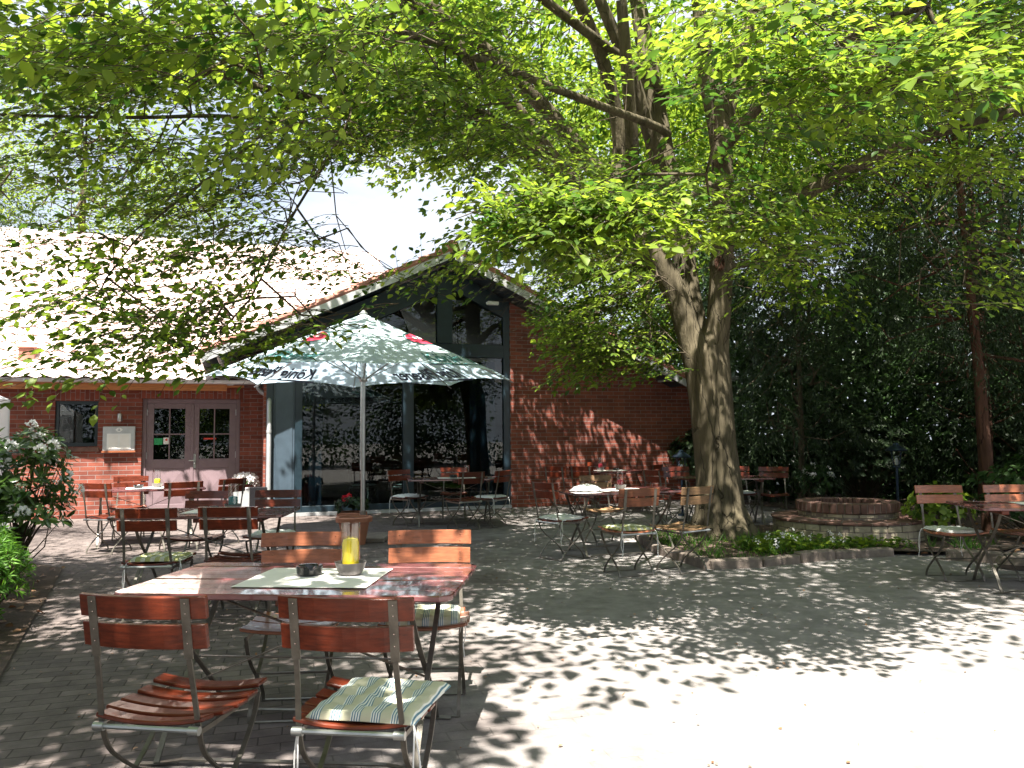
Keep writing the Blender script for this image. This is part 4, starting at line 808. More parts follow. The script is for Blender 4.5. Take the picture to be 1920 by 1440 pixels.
# ================================================================== VEGETATION
def npmesh(name, V, F, m, parent=None, tint=None, smooth=False):
    me = bpy.data.meshes.new(name); k = F.shape[1]
    me.vertices.add(len(V)); me.vertices.foreach_set('co', V.astype(np.float32).ravel())
    me.loops.add(F.size); me.loops.foreach_set('vertex_index', F.astype(np.int32).ravel())
    me.polygons.add(len(F)); me.polygons.foreach_set('loop_start', np.arange(0, F.size, k, dtype=np.int32))
    if smooth: me.polygons.foreach_set('use_smooth', np.ones(len(F), bool))
    me.update(calc_edges=True); me.validate()
    if tint is not None:
        a = me.attributes.new('tint', 'FLOAT', 'POINT'); a.data.foreach_set('value', tint.astype(np.float32))
    me.materials.append(MT[m] if isinstance(m, str) else m); o = bpy.data.objects.new(name, me); col.objects.link(o)
    if parent: o.parent = parent
    return o
SH = {
 'full': (np.array([(0, 0, 0), (.28, .24, .05), (.62, .25, .04), (1, 0, -.10), (.62, -.25, .04), (.28, -.24, .05), (.5, 0, -.01)]), np.array([(0, 6, 1), (1, 6, 2), (6, 3, 2), (0, 5, 6), (5, 4, 6), (6, 4, 3)])),
 'lite': (np.array([(0, 0, 0), (.45, .27, .05), (1, 0, -.05), (.45, -.27, .05)]), np.array([(0, 2, 1), (0, 3, 2)])),
 'thin': (np.array([(0, 0, 0), (.5, .09, .0), (1, 0, -.05), (.5, -.09, .0)]), np.array([(0, 2, 1), (0, 3, 2)])),
 'long': (np.array([(0, 0, 0), (.3, .14, .02), (.7, .15, .0), (1, 0, -.08), (.7, -.15, .0), (.3, -.14, .02), (.5, 0, -.03)]), np.array([(0, 6, 1), (1, 6, 2), (6, 3, 2), (0, 5, 6), (5, 4, 6), (6, 4, 3)])),
 'blade': (np.array([(0, .03, 0), (0, -.03, 0), (.6, -.02, .0), (.6, .02, 0), (1, 0, -.10)]), np.array([(0, 1, 2), (0, 2, 3), (3, 2, 4)])),
}
def norm(a): return a / np.maximum(1e-9, np.linalg.norm(a, axis=-1, keepdims=True))
def leaves(name, P, D, Nn, L, tint, shape, m, parent, wid=1.0):
    T, F = SH[shape]; D = norm(D); S = norm(np.cross(Nn, D)); U = np.cross(D, S)
    V = P[:, None, :] + L[:, None, None] * (T[None, :, 0, None] * D[:, None, :] + wid * T[None, :, 1, None] * S[:, None, :] + T[None, :, 2, None] * U[:, None, :])
    n, k = len(P), len(T); FF = (F[None] + (np.arange(n) * k)[:, None, None]).reshape(-1, 3)
    return npmesh(name, V.reshape(-1, 3), FF, m, parent, np.repeat(tint, k))
def segs(name, A, Bp, ra, rb, m, parent, n=4):
    D = norm(Bp - A); ref = np.where(np.abs(D[:, 2:3]) < .9, np.array([[0, 0, 1.]]), np.array([[1., 0, 0]])); S = norm(np.cross(D, ref)); U = np.cross(D, S)
    an = np.arange(n) * 2 * PI / n; off = np.cos(an)[None, :, None] * S[:, None] + np.sin(an)[None, :, None] * U[:, None]
    V = np.concatenate([A[:, None] + off * ra[:, None, None], Bp[:, None] + off * rb[:, None, None]], 1)
    F = np.array([(i, (i + 1) % n, n + (i + 1) % n, n + i) for i in range(n)]); FF = (F[None] + (np.arange(len(A)) * 2 * n)[:, None, None]).reshape(-1, 4)
    return npmesh(name, V.reshape(-1, 3), FF, m, parent, smooth=True)
def template(seed, L=1.0, sp=.085, lsp=.052, ll=.075, ang=48, droop=.22):
    r = np.random.default_rng(seed); P = []; D = []; Nn = []; LL = []; A = []; Bq = []; W = []
    def main(s): return np.array([s, .05 * math.sin(s * 5 + seed), -droop * s * s + .02 * math.sin(s * 9)])
    ss = np.arange(0, L + .01, .1)
    for a, b in zip(ss[:-1], ss[1:]): A.append(main(a)); Bq.append(main(b)); W.append(.0045 * (1.1 - a / L))
    s = .08; side = 1
    while s < L:
        side = -side; th = R(ang + r.uniform(-12, 12)) * side; l = (.45 * L * (1 - s / L) ** .7 + .07) * r.uniform(.7, 1.15); o = main(s); t = 0
        dz = r.uniform(-.25, .08); k = 1; prev = o
        while t < l:
            t += lsp * r.uniform(.8, 1.2); q = o + np.array([math.cos(th) * t, math.sin(th) * t, dz * t - .35 * t * t]); k = -k
            a2 = th + k * R(r.uniform(30, 62)) if t < l else th
            P.append(q); D.append((math.cos(a2), math.sin(a2), r.uniform(-.55, .05))); Nn.append((r.normal(0, .28), r.normal(0, .28), 1)); LL.append(ll * r.uniform(.5, 1.25))
        A.append(o); Bq.append(q); W.append(.0022); s += sp * r.uniform(.8, 1.2)
    for k in (-1, 0, 1): P.append(main(L)); a2 = k * .7; D.append((math.cos(a2), math.sin(a2), -.3)); Nn.append((0, .1, 1)); LL.append(ll)
    return [np.array(x, float) for x in (P, D, Nn, LL, A, Bq, W)]
TF = [template(i, 1.0, .09, .058, .088) for i in range(10)]
TS = [template(20 + i, 1.0, .13, .075, .085) for i in range(6)]                      # looser sprays
TC = [template(40 + i, 1.3, .16, .10, .14) for i in range(6)]                      # coarser, for the high crown
def instance(tmpl, O, Dv, scale, roll, seed=0):
    """place spray templates; O origins, Dv directions"""
    r = np.random.default_rng(seed); out = [[] for _ in range(8)]
    for i in range(len(O)):
        P, D, Nn, LL, A, Bq, W = tmpl[r.integers(len(tmpl))]; x = Dv[i] / np.linalg.norm(Dv[i]); z = np.array([0, 0, 1.]) - x * x[2]; z /= np.linalg.norm(z)
        y = np.cross(z, x); c, s_ = math.cos(roll[i]), math.sin(roll[i]); y, z = c * y + s_ * z, -s_ * y + c * z
        if r.random() < .5: y = -y
        Rm = np.stack([x, y, z]); sc = scale[i]
        out[0].append(O[i] + sc * P @ Rm); out[1].append(D @ Rm); nn = Nn @ Rm; nn[:, 2] = np.abs(nn[:, 2]); out[2].append(nn); out[3].append(LL * (.6 + .4 * sc))
        out[4].append(O[i] + sc * A @ Rm); out[5].append(O[i] + sc * Bq @ Rm); out[6].append(W * sc); out[7].append(np.clip(r.normal(.42, .24) + r.normal(0, .2, len(P)), 0, 1))
    return [np.concatenate(x) for x in out]
def bez(a, b, bend, n=7):
    a, b = np.array(a, float), np.array(b, float); mid = (a + b) / 2 + np.array(bend, float); t = np.linspace(0, 1, n)[:, None]; return (1 - t) ** 2 * a + 2 * t * (1 - t) * mid + t * t * b
def grow(nodes, targets, w_back=.35):
    """join every target to the nearest earlier node -> parent index list (pipe model radii)"""
    P = [np.array(n) for n in nodes]; n0 = len(P); arr = np.array(P); root = arr.mean(0)
    order = np.argsort([np.min(np.linalg.norm(arr - t, axis=1)) for t in targets]); pos = list(arr); par = [-1] * n0; depth = [0.0] * n0; idx = [None] * len(targets)
    for k in order:
        t = targets[k]; a = np.array(pos); d = np.linalg.norm(a - t, axis=1); j = int(np.argmin(d + w_back * np.array(depth))); idx[k] = len(pos)
        # intermediate nodes along a sagging twig
        L = d[j]; m = max(1, int(L / .5)); prev = j; dirv = t - pos[j]
        for q in range(1, m + 1):
            f = q / m; p = pos[j] + dirv * f + np.array([rng.normal(0, .02), rng.normal(0, .02), .10 * L * math.sin(PI * f) * (1 if q < m else 0)]); pos.append(p); par.append(prev); depth.append(depth[prev] + L / m); prev = len(pos) - 1
        idx[k] = prev
    return np.array(pos), par
def twigs(name, pos, par, n0, m, parent, r0=.0035, rmax=.05):
    cnt = np.ones(len(pos))
    for i in range(len(pos) - 1, n0 - 1, -1):
        if par[i] >= 0: cnt[par[i]] += cnt[i] * 1.0
    ch = [i for i in range(n0, len(pos))]; pr = np.array([par[i] for i in ch]); rr = np.minimum(rmax, r0 * cnt ** .42)
    return segs(name, pos[pr], pos[ch], np.where(pr < n0, rr[ch] * 1.15, rr[pr]), rr[ch], m, parent, 6)

def lit_zone(P):                        # the part of the yard the sun reaches unhindered
    h = P[:, 2]; x = P[:, 0] + .06 * h; y = P[:, 1] + .475 * h
    lim = np.interp(x, [-1.2, -.55, -.3, .0, 1.0, 2.0, 3.0, 4.5, 6], [-1, .5, 3.2, 4.25, 4.1, 4.6, 4.9, 5.6, 6.0])
    return ((x > -1.0) & (y < lim) & (y > -1)) | (np.hypot(x + .8, (y - 4.7) * 1.3) < .5) | (np.hypot((x + .55) / .7, (y - 4.15) / .45) < 1)
def clear_of_things(P):
    d = np.hypot(P[:, 0] - UX, P[:, 1] - UY); a = (d < 2.6) & (P[:, 2] < 3.7)
    c, s_ = math.cos(-ANG), math.sin(-ANG); X = P[:, 0] + .03; Yv = P[:, 1] - 15.6; lx = c * X - s_ * Yv; ly = s_ * X + c * Yv
    b = (ly > -1.2) & (lx < 4.8) & (P[:, 2] < np.where((lx > -5.8) & (ly < 9), 5.4 - .475 * np.abs(lx + 1.34), 3.4 + .62 * np.maximum(0, np.minimum(ly, 13 - ly))) + .3)
    return ~(a | b)
def cluster(px0, py0, px1, py1, d0, d1, n, kind='f', sag=0.0):
    out = []
    for _ in range(n):
        y = rnd.uniform(d0, d1); p = at(rnd.uniform(px0, px1), rnd.uniform(py0, py1), y); out.append((p.x, p.y, p.z))
    return out

# ---------- the big hornbeam
HB = empty('hornbeam_tree', (2.75, 10.65, 0), 0, 'big many-stemmed hornbeam spreading over the whole yard', 'tree')
def loc(p): return Vector(p) - Vector((2.75, 10.65, 0))
m = MB()
m.tube([(2.80, 10.62, -.05), (2.79, 10.62, .12), (2.765, 10.64, .35), (2.76, 10.65, .8), (2.72, 10.65, 1.3), (2.69, 10.65, 1.8), (2.66, 10.65, 2.2), (2.62, 10.65, 2.5), (2.60, 10.65, 2.75)], [.50, .40, .335, .30, .285, .29, .305, .32, .25], 20)
for a, l, r in ((.3, .52, .10), (1.6, .45, .09), (2.9, .55, .11), (4.0, .5, .10), (5.1, .5, .11), (5.8, .48, .08)):
    m.tube([(2.8 + .22 * math.cos(a), 10.62 + .22 * math.sin(a), .45), (2.8 + .36 * math.cos(a), 10.62 + .36 * math.sin(a), .14), (2.8 + l * math.cos(a), 10.62 + l * math.sin(a), -.05)], [r * .9, r, r * .8], 10)
STEMS = [
 [(2.52, 10.62, 2.35, .20), (2.40, 10.60, 2.75, .175), (2.28, 10.58, 3.2, .165), (2.08, 10.55, 3.6, .17), (1.84, 10.5, 3.95, .16), (1.55, 10.4, 4.35, .145), (1.1, 10.2, 4.95, .12), (.35, 9.8, 5.7, .10), (-.6, 9.3, 6.4, .075), (-1.8, 8.8, 7.0, .05)],
 [(2.60, 10.75, 2.5, .20), (2.50, 10.85, 3.1, .17), (2.44, 10.9, 3.7, .16), (2.36, 10.95, 4.4, .155), (2.22, 11.0, 5.2, .16), (2.1, 11.0, 6.0, .15), (1.95, 11.0, 7.0, .13), (1.8, 11.1, 8.4, .09)],
 [(2.74, 10.60, 2.3, .19), (2.77, 10.52, 2.8, .165), (2.80, 10.45, 3.3, .16), (2.84, 10.42, 3.9, .155), (2.86, 10.40, 4.6, .15), (2.86, 10.4, 5.3, .15), (2.78, 10.4, 5.9, .16), (2.62, 10.3, 6.6, .10), (2.5, 10.2, 7.6, .07)],
 [(2.84, 10.4, 5.4, .12), (3.05, 10.45, 6.1, .11), (3.3, 10.5, 7.0, .09), (3.6, 10.6, 8.2, .06)],
]
for st in STEMS: m.tube([p[:3] for p in smoothpath([s[:3] for s in st], 1)], list(np.interp(np.linspace(0, 1, 2 * len(st)), np.linspace(0, 1, len(st)), [s[3] for s in st]))[:2 * len(st)], 14)
m.tube([(2.74, 10.42, 3.62), (2.745, 10.24, 3.64)], [.10, .075], 14)
tr = m.build('trunk', 'bark', HB); tr.data.transform(Matrix.Translation((-2.75, -10.65, 0)))
md = tr.modifiers.new('merge', 'REMESH'); md.mode = 'VOXEL'; md.voxel_size = .026; md.use_smooth_shade = True
sm = tr.modifiers.new('soften', 'SMOOTH'); sm.factor = .6; sm.iterations = 5
m = MB(); m.lathe([(.001, 0), (.032, .0), (.036, .014), (.050, .02), (.066, .008), (.07, -.01)], n=16); kn = m.build('knot', 'bark_r', HB, smooth=True); kn.location = loc((2.745, 10.232, 3.64)); kn.rotation_euler = (PI / 2, 0, 0); kn.scale = (1, 1.5, 1)
LIMBS = [  # (px, py, distance, radius)
 [(1215, 470, 10.5, .10), (1120, 385, 10.2, .10), (1040, 305, 9.8, .10), (985, 225, 9.4, .095), (900, 130, 9.0, .085), (800, 30, 8.4, .07), (700, -60, 8, .05)],
 [(1040, 305, 9.8, .07), (900, 205, 8.8, .06), (800, 170, 8.0, .05), (690, 125, 7.2, .04), (560, 80, 6.6, .03)],
 [(1000, 255, 9.2, .06), (850, 210, 8.0, .05), (720, 205, 7.3, .042), (560, 180, 6.6, .035), (430, 150, 6.1, .028), (300, 85, 5.6, .02), (180, 20, 5.2, .014)],
 [(1120, 385, 10.2, .06), (960, 275, 9.6, .045), (800, 215, 8.8, .035), (650, 250, 8.0, .028), (560, 232, 7.6, .022), (420, 215, 7.0, .018), (250, 222, 6.4, .014), (0, 215, 5.8, .01)],
 [(1170, 300, 10.4, .10), (1140, 130, 10.0, .09), (1085, 0, 9.5, .07), (1040, -100, 9, .05)],
 [(1230, 300, 10.6, .10), (1190, 150, 10.3, .09), (1120, -10, 9.8, .07)],
 [(1190, 330, 10.2, .09), (1180, 190, 9.8, .08), (1165, 0, 9.3, .065)],
 [(1260, 180, 11, .08), (1100, 60, 9.5, .06), (980, -30, 8.5, .045)],
 [(1380, 440, 10.4, .11), (1460, 395, 10.0, .095), (1560, 335, 9.6, .085), (1660, 285, 9.2, .075), (1760, 245, 8.8, .065), (1920, 205, 8.2, .05), (2080, 190, 7.6, .035)],
 [(1345, 300, 10.2, .07), (1420, 200, 8.6, .055), (1520, 120, 7.0, .04), (1640, 40, 5.8, .03), (1740, 10, 5.0, .02)],
 [(1340, 340, 10.2, .06), (1300, 370, 8.8, .04), (1220, 375, 7.4, .03), (1150, 378, 6.2, .02), (1060, 375, 5.4, .012)],
 [(1270, 250, 10.4, .06), (1100, 190, 8.4, .045), (900, 110, 6.8, .035), (700, 40, 5.4, .025), (560, 10, 4.6, .016)],
 [(560, 182, 6.6, .02), (440, 300, 6.2, .012), (340, 370, 5.9, .009), (270, 430, 5.7, .007), (200, 520, 5.5, .005)],
 [(650, 250, 8.0, .02), (560, 380, 6.8, .012), (500, 500, 6.0, .008), (470, 560, 5.8, .006)],
 [(1210, 480, 10.6, .05), (1180, 500, 11.2, .04), (1100, 520, 11.8, .03), (1030, 560, 12.0, .02)],
 [(1400, 500, 10.8, .04), (1450, 470, 11, .03), (1520, 500, 11.4, .02)],
]
nodes = []
for L_ in LIMBS:
    pts = [at(a, b, c) for a, b, c, r in L_]; cand = [Vector(q) for q in nodes] + [Vector(q[:3]) for st in STEMS for q in smoothpath([s__[:3] for s__ in st], 2)]; j0 = min(cand, key=lambda q: (q - pts[0]).length - .12 * (pts[0].z - q.z)); pts = ([j0] if (j0 - pts[0]).length > .05 else []) + pts; L_ = ([L_[0]] if len(pts) > len(L_) else []) + L_; sp_ = smoothpath(pts, 2); rr = np.interp(np.linspace(0, 1, len(sp_)), np.linspace(0, 1, len(pts)), [x[3] for x in L_])
    m = MB(); m.tube([loc(p) for p in sp_], list(rr), 9); m.build('limb', 'bark', HB, smooth=True); nodes += [tuple(p) for p in sp_[2:]]
for st in STEMS: nodes += [s[:3] for s in st[4:]]
for (x, y) in ((-3, 7), (0, 6), (3, 7), (5, 9), (-4.5, 9), (1, 8.5), (4.5, 6.5), (-2, 4.6), (1.5, 4.6)): nodes += [tuple(p) for p in bez((2.3, 10.6, 5.5), (x, y, 6.6), (0, 0, .9), 9)[3:]]
fine = (cluster(1300, -10, 1700, 150, 3.7, 5.0, 44) + cluster(1420, 100, 1640, 230, 3.9, 5.0, 12) + cluster(1600, 60, 1940, 190, 4.0, 5.4, 24) + cluster(1700, 0, 1940, 90, 4.4, 6, 14)
   + cluster(930, 370, 1120, 450, 4.9, 5.6, 22) + cluster(1030, 335, 1440, 430, 4.9, 5.8, 52) + cluster(1250, 430, 1480, 480, 5.2, 5.9, 12) + cluster(1000, 280, 1300, 360, 5.8, 7.2, 14)
   + cluster(230, 0, 720, 90, 3.9, 5.2, 26) + cluster(420, 200, 600, 260, 4.3, 5.2, 5) + cluster(-30, 0, 300, 130, 3.6, 5, 16)
   + cluster(0, 0, 960, 170, 5.5, 9, 105) + cluster(350, 100, 1000, 250, 5.6, 8.6, 52) + cluster(620, 200, 1040, 290, 6.5, 9, 30)
   + cluster(850, 130, 1180, 330, 7, 10, 34) + cluster(900, 0, 1400, 130, 7, 11, 14) + cluster(1380, 120, 1900, 330, 6.5, 10, 60) + cluster(1500, 0, 1950, 150, 6, 10, 40)
   + cluster(0, 60, 420, 200, 6, 8, 22))
loose = (cluster(1760, 380, 1940, 560, 6, 8, 16) + cluster(110, 600, 260, 680, 5, 5.6, 6) + cluster(300, 590, 480, 645, 5.2, 6, 8) + cluster(180, 230, 480, 440, 5.5, 7.5, 40) + cluster(480, 220, 680, 330, 6, 8, 26) + cluster(400, 330, 600, 440, 6, 8, 16) + cluster(0, 150, 260, 330, 5.5, 7.5, 24) + cluster(60, 480, 420, 560, 5.2, 6.4, 13) + cluster(100, 440, 700, 500, 5.4, 6.8, 14) + cluster(240, 540, 560, 600, 5.2, 6.2, 12)
   + cluster(200, 600, 300, 640, 5.0, 5.6, 3) + cluster(480, 570, 700, 620, 5.6, 6.2, 9) + cluster(560, 470, 960, 520, 6.8, 8.6, 14) + cluster(840, 400, 1020, 470, 7, 9, 11) + cluster(20, 540, 120, 590, 5, 5.5, 3) + cluster(0, 440, 110, 480, 5.4, 6.2, 4)
   + cluster(420, 400, 560, 470, 6, 7, 5))
wallb = cluster(1000, 440, 1270, 640, 9.6, 12.0, 120) + cluster(1060, 560, 1290, 690, 10.0, 11.8, 70) + cluster(940, 470, 1060, 560, 9.5, 11, 16) + cluster(1380, 380, 1560, 560, 9.5, 12, 26) + cluster(1440, 250, 1700, 420, 9, 13, 26)
high = []
def cover(x0, x1, y0_, y1_, z0_, z1_, n): return [(rnd.uniform(x0, x1), rnd.uniform(y0_, y1_), rnd.uniform(z0_, z1_)) for _ in range(n)]
high = cover(-3.2, 6, 11, 15, 5.4, 9, 380) + cover(4.5, 8.5, 7, 15, 5.5, 9, 150)  # sprays placed to shade the brick wall and the wood
def shelf_ray(P): X = P[:, 0] + .06 * (P[:, 2] - 3); Yv = P[:, 1] + .475 * (P[:, 2] - 3); return (X > -.4) & (X < 2.8) & (Yv > 4.6) & (Yv < 6.0)
def prep(T, L):
    T = np.array(T); k = ~lit_zone(T) & clear_of_things(T); T = T[k]; u = rng.uniform(0, 1, len(T)); px, py = sight(T)
    thin = (np.hypot((px - 725) / 175, (py - 365) / 85) < 1) & (u < .93)                    # open gap in the crown towards the sky
    thin |= (px > 1060) & (px < 1400) & (py < 270) & (T[:, 1] < 10) & (u < .62)                # the upright stems show here
    h = T[:, 2]; gx, gy = T[:, 0] + .06 * h, T[:, 1] + .475 * h
    thin |= (gx < -2.6) & (gy > 9.3) & (u < np.where((gx < -3.4) & (gy > 10.5), .9, .7))                                            # crown thinned to let sun reach the restaurant door
    thin |= (np.hypot(T[:, 0] + .06 * (h - 2.7) + 2.06, T[:, 1] + .475 * (h - 2.7) - 10.9) < 2.3) & (u < .2)  # thinned to let sun flecks onto the parasol
    thin |= (px > 1200) & (px < 1395) & (py > 425) & (py < 670) & (T[:, 1] < 10.9)          # no twigs grow low in front of the fork
    thin |= (T[:, 2] > 3.6) & shelf_ray(T) & (u < .85)  # thinned to keep the near shelf of leaves sunlit
    thin |= (T[:, 1] + .475 * (h - 4) > 14) & (T[:, 0] < -2.3) & (u < .85)  # thinned to keep the tiled roof sunlit
    T = T[~thin]
    out = T - np.array([[2.75, 10.65, 0]]); a = np.arctan2(out[:, 1], out[:, 0]) + rng.normal(0, .6, len(T)); el = rng.normal(-.10, .16, len(T))
    D = np.stack([np.cos(a) * np.cos(el), np.sin(a) * np.cos(el), np.sin(el)], 1); return T - D * (L / 2), D
groups = [(fine, TF, .95), (loose, TS, .95), (wallb, TF, 1.1), (high, TC, 1.25)]
Os = []; res = []
for T, tm, L in groups:
    O, D = prep(T, L); Os.append(O); res.append(instance(tm, O, D, rng.uniform(.8, 1.15, len(O)) * L, rng.normal(0, .30, len(O)), len(O)))
# add high sprays until their shade on the yard meets each target
GX, GY, CS = -7.0, 3.0, .5; LAI = np.zeros((28, 32))
def deposit(P, L):
    gx = ((P[:, 0] + .06 * P[:, 2] - GX) / CS).astype(int); gy = ((P[:, 1] + .475 * P[:, 2] - GY) / CS).astype(int); k = (gx >= 0) & (gx < 28) & (gy >= 0) & (gy < 32)
    np.add.at(LAI, (gx[k], gy[k]), (L[k] ** 2) * .25 / CS ** 2)
for r in res: deposit(r[0], r[3])
def target(gx, gy):
    if gy > 15.2: return (.7 if math.hypot((gx - 2.2) / .7, (gy - 17.1) / 1.0) < 1 else 3.4) if gx > -1.6 else 0
    if gx < -2.6 and gy > 9.3: return .35 if gx < -3.4 and gy > 10.5 else .8
    if math.hypot(gx + 1.9, gy - 12.2) < 2.1: return 2.2
    if gy < 7.4: return 1.7 if gx > -.5 else 1.2
    return 4.2
fill = []
for _ in range(15000):
    z = rnd.uniform(6.3, 8.8); gx = rnd.uniform(-6.5, 6.5); gy = rnd.uniform(6.6, 18.6); ix, iy = int((gx - GX) / CS), int((gy - GY) / CS); loc_ = LAI[max(0, ix - 1):ix + 2, max(0, iy - 1):iy + 2].mean()
    if loc_ < target(gx, gy):
        q = (gx - .06 * z, gy - .475 * z, z)
        if shelf_ray(np.array([q]))[0] and rnd.random() < .8: continue
        fill.append(q); LAI[max(0, ix - 1):ix + 2, max(0, iy - 1):iy + 2] += .36 / 2.25
for _ in range(1200):                                  # lower sprays added out of view to dapple the edge of the shade
    z = rnd.uniform(4.5, 5.8); gx = rnd.uniform(-1.0, 3.2); gy = rnd.uniform(5.1, 6.1); ix, iy = int((gx - GX) / CS), int((gy - GY) / CS)
    if LAI[ix - 1:ix + 2, iy - 1:iy + 2].mean() < (1.3 if gx < 1.0 else .6): fill.append((gx - .06 * z, gy - .475 * z, z)); LAI[ix - 1:ix + 2, iy - 1:iy + 2] += .36 / 2.25
O, D = prep(fill, 1.25); Os.append(O); r = instance(TC, O, D, rng.uniform(.8, 1.15, len(O)) * 1.25, rng.normal(0, .30, len(O)), 5); res[3] = [np.concatenate([a_, b_]) for a_, b_ in zip(res[3], r)]
pos, par = grow(nodes, np.concatenate(Os)); off = np.array([[2.75, 10.65, 0]])
twigs('branches', pos - off, par, len(nodes), 'bark_d', HB)
fa = [np.concatenate([r[i] for r in res[:3]]) for i in range(8)]
def cull(a):
    h = a[0][:, 2]; gx, gy = a[0][:, 0] + .06 * h, a[0][:, 1] + .475 * h
    spot = ((np.hypot(gx + .8, (gy - 4.7) * 1.3) < .45) | (np.hypot((gx + .55) / .65, (gy - 4.15) / .4) < 1)) & (rng.uniform(0, 1, len(h)) < .8)  # leaves dropped to let sun patches onto the foreground table and chairs
    jit = a[0] + rng.normal(0, .18, a[0].shape); k = clear_of_things(a[0]) & ~spot & ~(lit_zone(jit) & (gx > -.4) & (rng.uniform(0, 1, len(h)) < .96))
    for i in (0, 1, 2, 3, 7): a[i] = a[i][k]
    return a
fa = cull(fa)
leaves('crown', fa[0] - off, fa[1], fa[2], fa[3], fa[7], 'full', 'leaf', HB); segs('twigs', fa[4] - off, fa[5] - off, fa[6], fa[6] * .8, 'bark_d', HB, 3)
hi = cull(res[3]); leaves('upper_shade_crown', hi[0] - off, hi[1], hi[2], hi[3], hi[7], 'lite', 'leaf', HB)  # high leaves placed for the shade they cast

# ---------- other trees
def tree(name, base, trunk, blobs, label, leafm, tm, n, L=1.2, bark='bark_d', shape='lite', hang=0.0, tr=.16, wid=1.0, grp=None, lit=True):
    root = empty(name, base, 0, label, 'tree', grp); b0 = np.array(base, float)
    pts = [Vector(p) for p in trunk]; sp_ = smoothpath(pts, 1); m = MB(); m.tube([(0, 0, -.1)] + sp_, [tr * 1.4] + list(np.linspace(tr, tr * .3, len(sp_))), 12); m.build('trunk', bark, root, smooth=True)
    nodes = [tuple(np.array(p) + b0) for p in sp_]; T = []; Cn = []; tot = sum(b[3] * b[4] * b[5] for b in blobs)
    for (cx, cy, cz, rx, ry, rz) in blobs:
        k = int(n * rx * ry * rz / tot) + 1; v = rng.normal(size=(k, 3)); v = norm(v) * rng.uniform(.25, 1, (k, 1)) ** .5
        T.append(np.array([[cx, cy, cz]]) + v * np.array([[rx, ry, rz]])); Cn.append(np.repeat([[cx, cy, cz]], k, 0))
    T = np.concatenate(T); Cn = np.concatenate(Cn); k = clear_of_things(T) & (T[:, 2] > .25)
    if lit: k &= ~lit_zone(T)
    T, Cn = T[k], Cn[k]
    o = T - Cn; a = np.arctan2(o[:, 1], o[:, 0]) + rng.normal(0, .5, len(T)); el = rng.normal(-.12 - hang, .2, len(T)); D = np.stack([np.cos(a) * np.cos(el), np.sin(a) * np.cos(el), np.sin(el)], 1)
    O = T - D * L / 2; r = instance(tm, O, D, rng.uniform(.8, 1.2, len(O)) * L, rng.normal(0, .3, len(O)), n); pos, par = grow(nodes, O[::max(1, len(O) // 160)])
    twigs('branches', pos - b0, par, len(nodes), bark, root, .008, tr * .5); k = clear_of_things(r[0]) & (r[0][:, 2] > .03)
    if lit: k &= ~(lit_zone(r[0]) & (r[0][:, 0] + .06 * r[0][:, 2] > .1))
    leaves('crown', (r[0] - b0)[k], r[1][k], r[2][k], r[3][k] * wid, r[7][k], shape, leafm, root); return root
def ytemplate(seed):
    P, D, Nn, LL, A, Bq, W = template(seed, 1.1, .085, .036, .055, 40, .45); D[:, 2] -= .35; return P, D, Nn, LL, A, Bq, W
TY = [ytemplate(70 + i) for i in range(5)]
TN = [template(90 + i, 1.2, .12, .07, .10) for i in range(5)]
WG = 'dark trees of the wood on the right'
tree('yew_tree', (6.65, 11.1, 0), [(0, 0, 0), (-.03, 0, 1.2), (-.05, 0, 2.2), (-.12, 0, 3.4), (-.2, .1, 6)], [(5.9, 11.2, 3.5, 1.6, 1.4, 1.1), (6.7, 11.2, 5.0, 2.2, 1.9, 1.5), (7.7, 11.2, 3.0, 1.3, 1.4, 1.1)], 'yew with a bare reddish trunk behind the right-hand table', 'yewl', TY, 330, 1.25, 'bark_r', 'thin', .25, .11, 1.5, WG)
tree('yew_tree', (5.3, 14.6, 0), [(0, 0, 0), (.05, 0, 2), (0, 0, 6)], [(5.2, 14.4, 2.4, 1.5, 1.3, 2.0), (5.4, 14.6, 5.2, 1.7, 1.5, 1.8)], 'black-green yew directly behind the brick well', 'yewl', TY, 300, 1.3, 'bark_d', 'thin', .3, .07, 1.6, WG)
tree('yew_tree', (8.2, 13.8, 0), [(0, 0, 0), (.1, 0, 2), (0, 0, 6)], [(8.2, 13.7, 2.3, 1.8, 1.4, 2.0), (8.1, 14, 5.2, 2.0, 1.6, 1.9)], 'broad dark yew filling the wood right of the lantern', 'yewl', TY, 240, 1.35, 'bark_r', 'thin', .3, .14, 1.6, WG)
tree('yew_tree', (9.3, 10.6, 0), [(0, 0, 0), (0, 0, 2), (0, 0, 5)], [(9.2, 10.8, 2.6, 1.5, 1.5, 2.2), (9.0, 10.9, 5.0, 1.4, 1.6, 1.6)], 'sunlit-tipped yew at the right edge of the picture', 'yewl', TY, 190, 1.3, 'bark_r', 'thin', .2, .13, 1.6, WG)
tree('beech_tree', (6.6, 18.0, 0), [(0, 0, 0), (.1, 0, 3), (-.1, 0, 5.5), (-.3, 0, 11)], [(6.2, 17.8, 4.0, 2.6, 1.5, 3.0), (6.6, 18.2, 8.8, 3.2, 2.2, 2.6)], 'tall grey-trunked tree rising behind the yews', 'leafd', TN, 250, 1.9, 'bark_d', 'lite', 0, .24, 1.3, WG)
tree('beech_tree', (10.6, 16.8, 0), [(0, 0, 0), (.1, 0, 3), (.1, 0, 9)], [(10.4, 16.5, 3.2, 2.8, 1.5, 3.0), (10.6, 16.6, 8.2, 3.0, 2.2, 2.6)], 'leafy tree at the back right of the wood', 'leafd', TN, 240, 1.9, 'bark_d', 'lite', 0, .22, 1.3, WG)
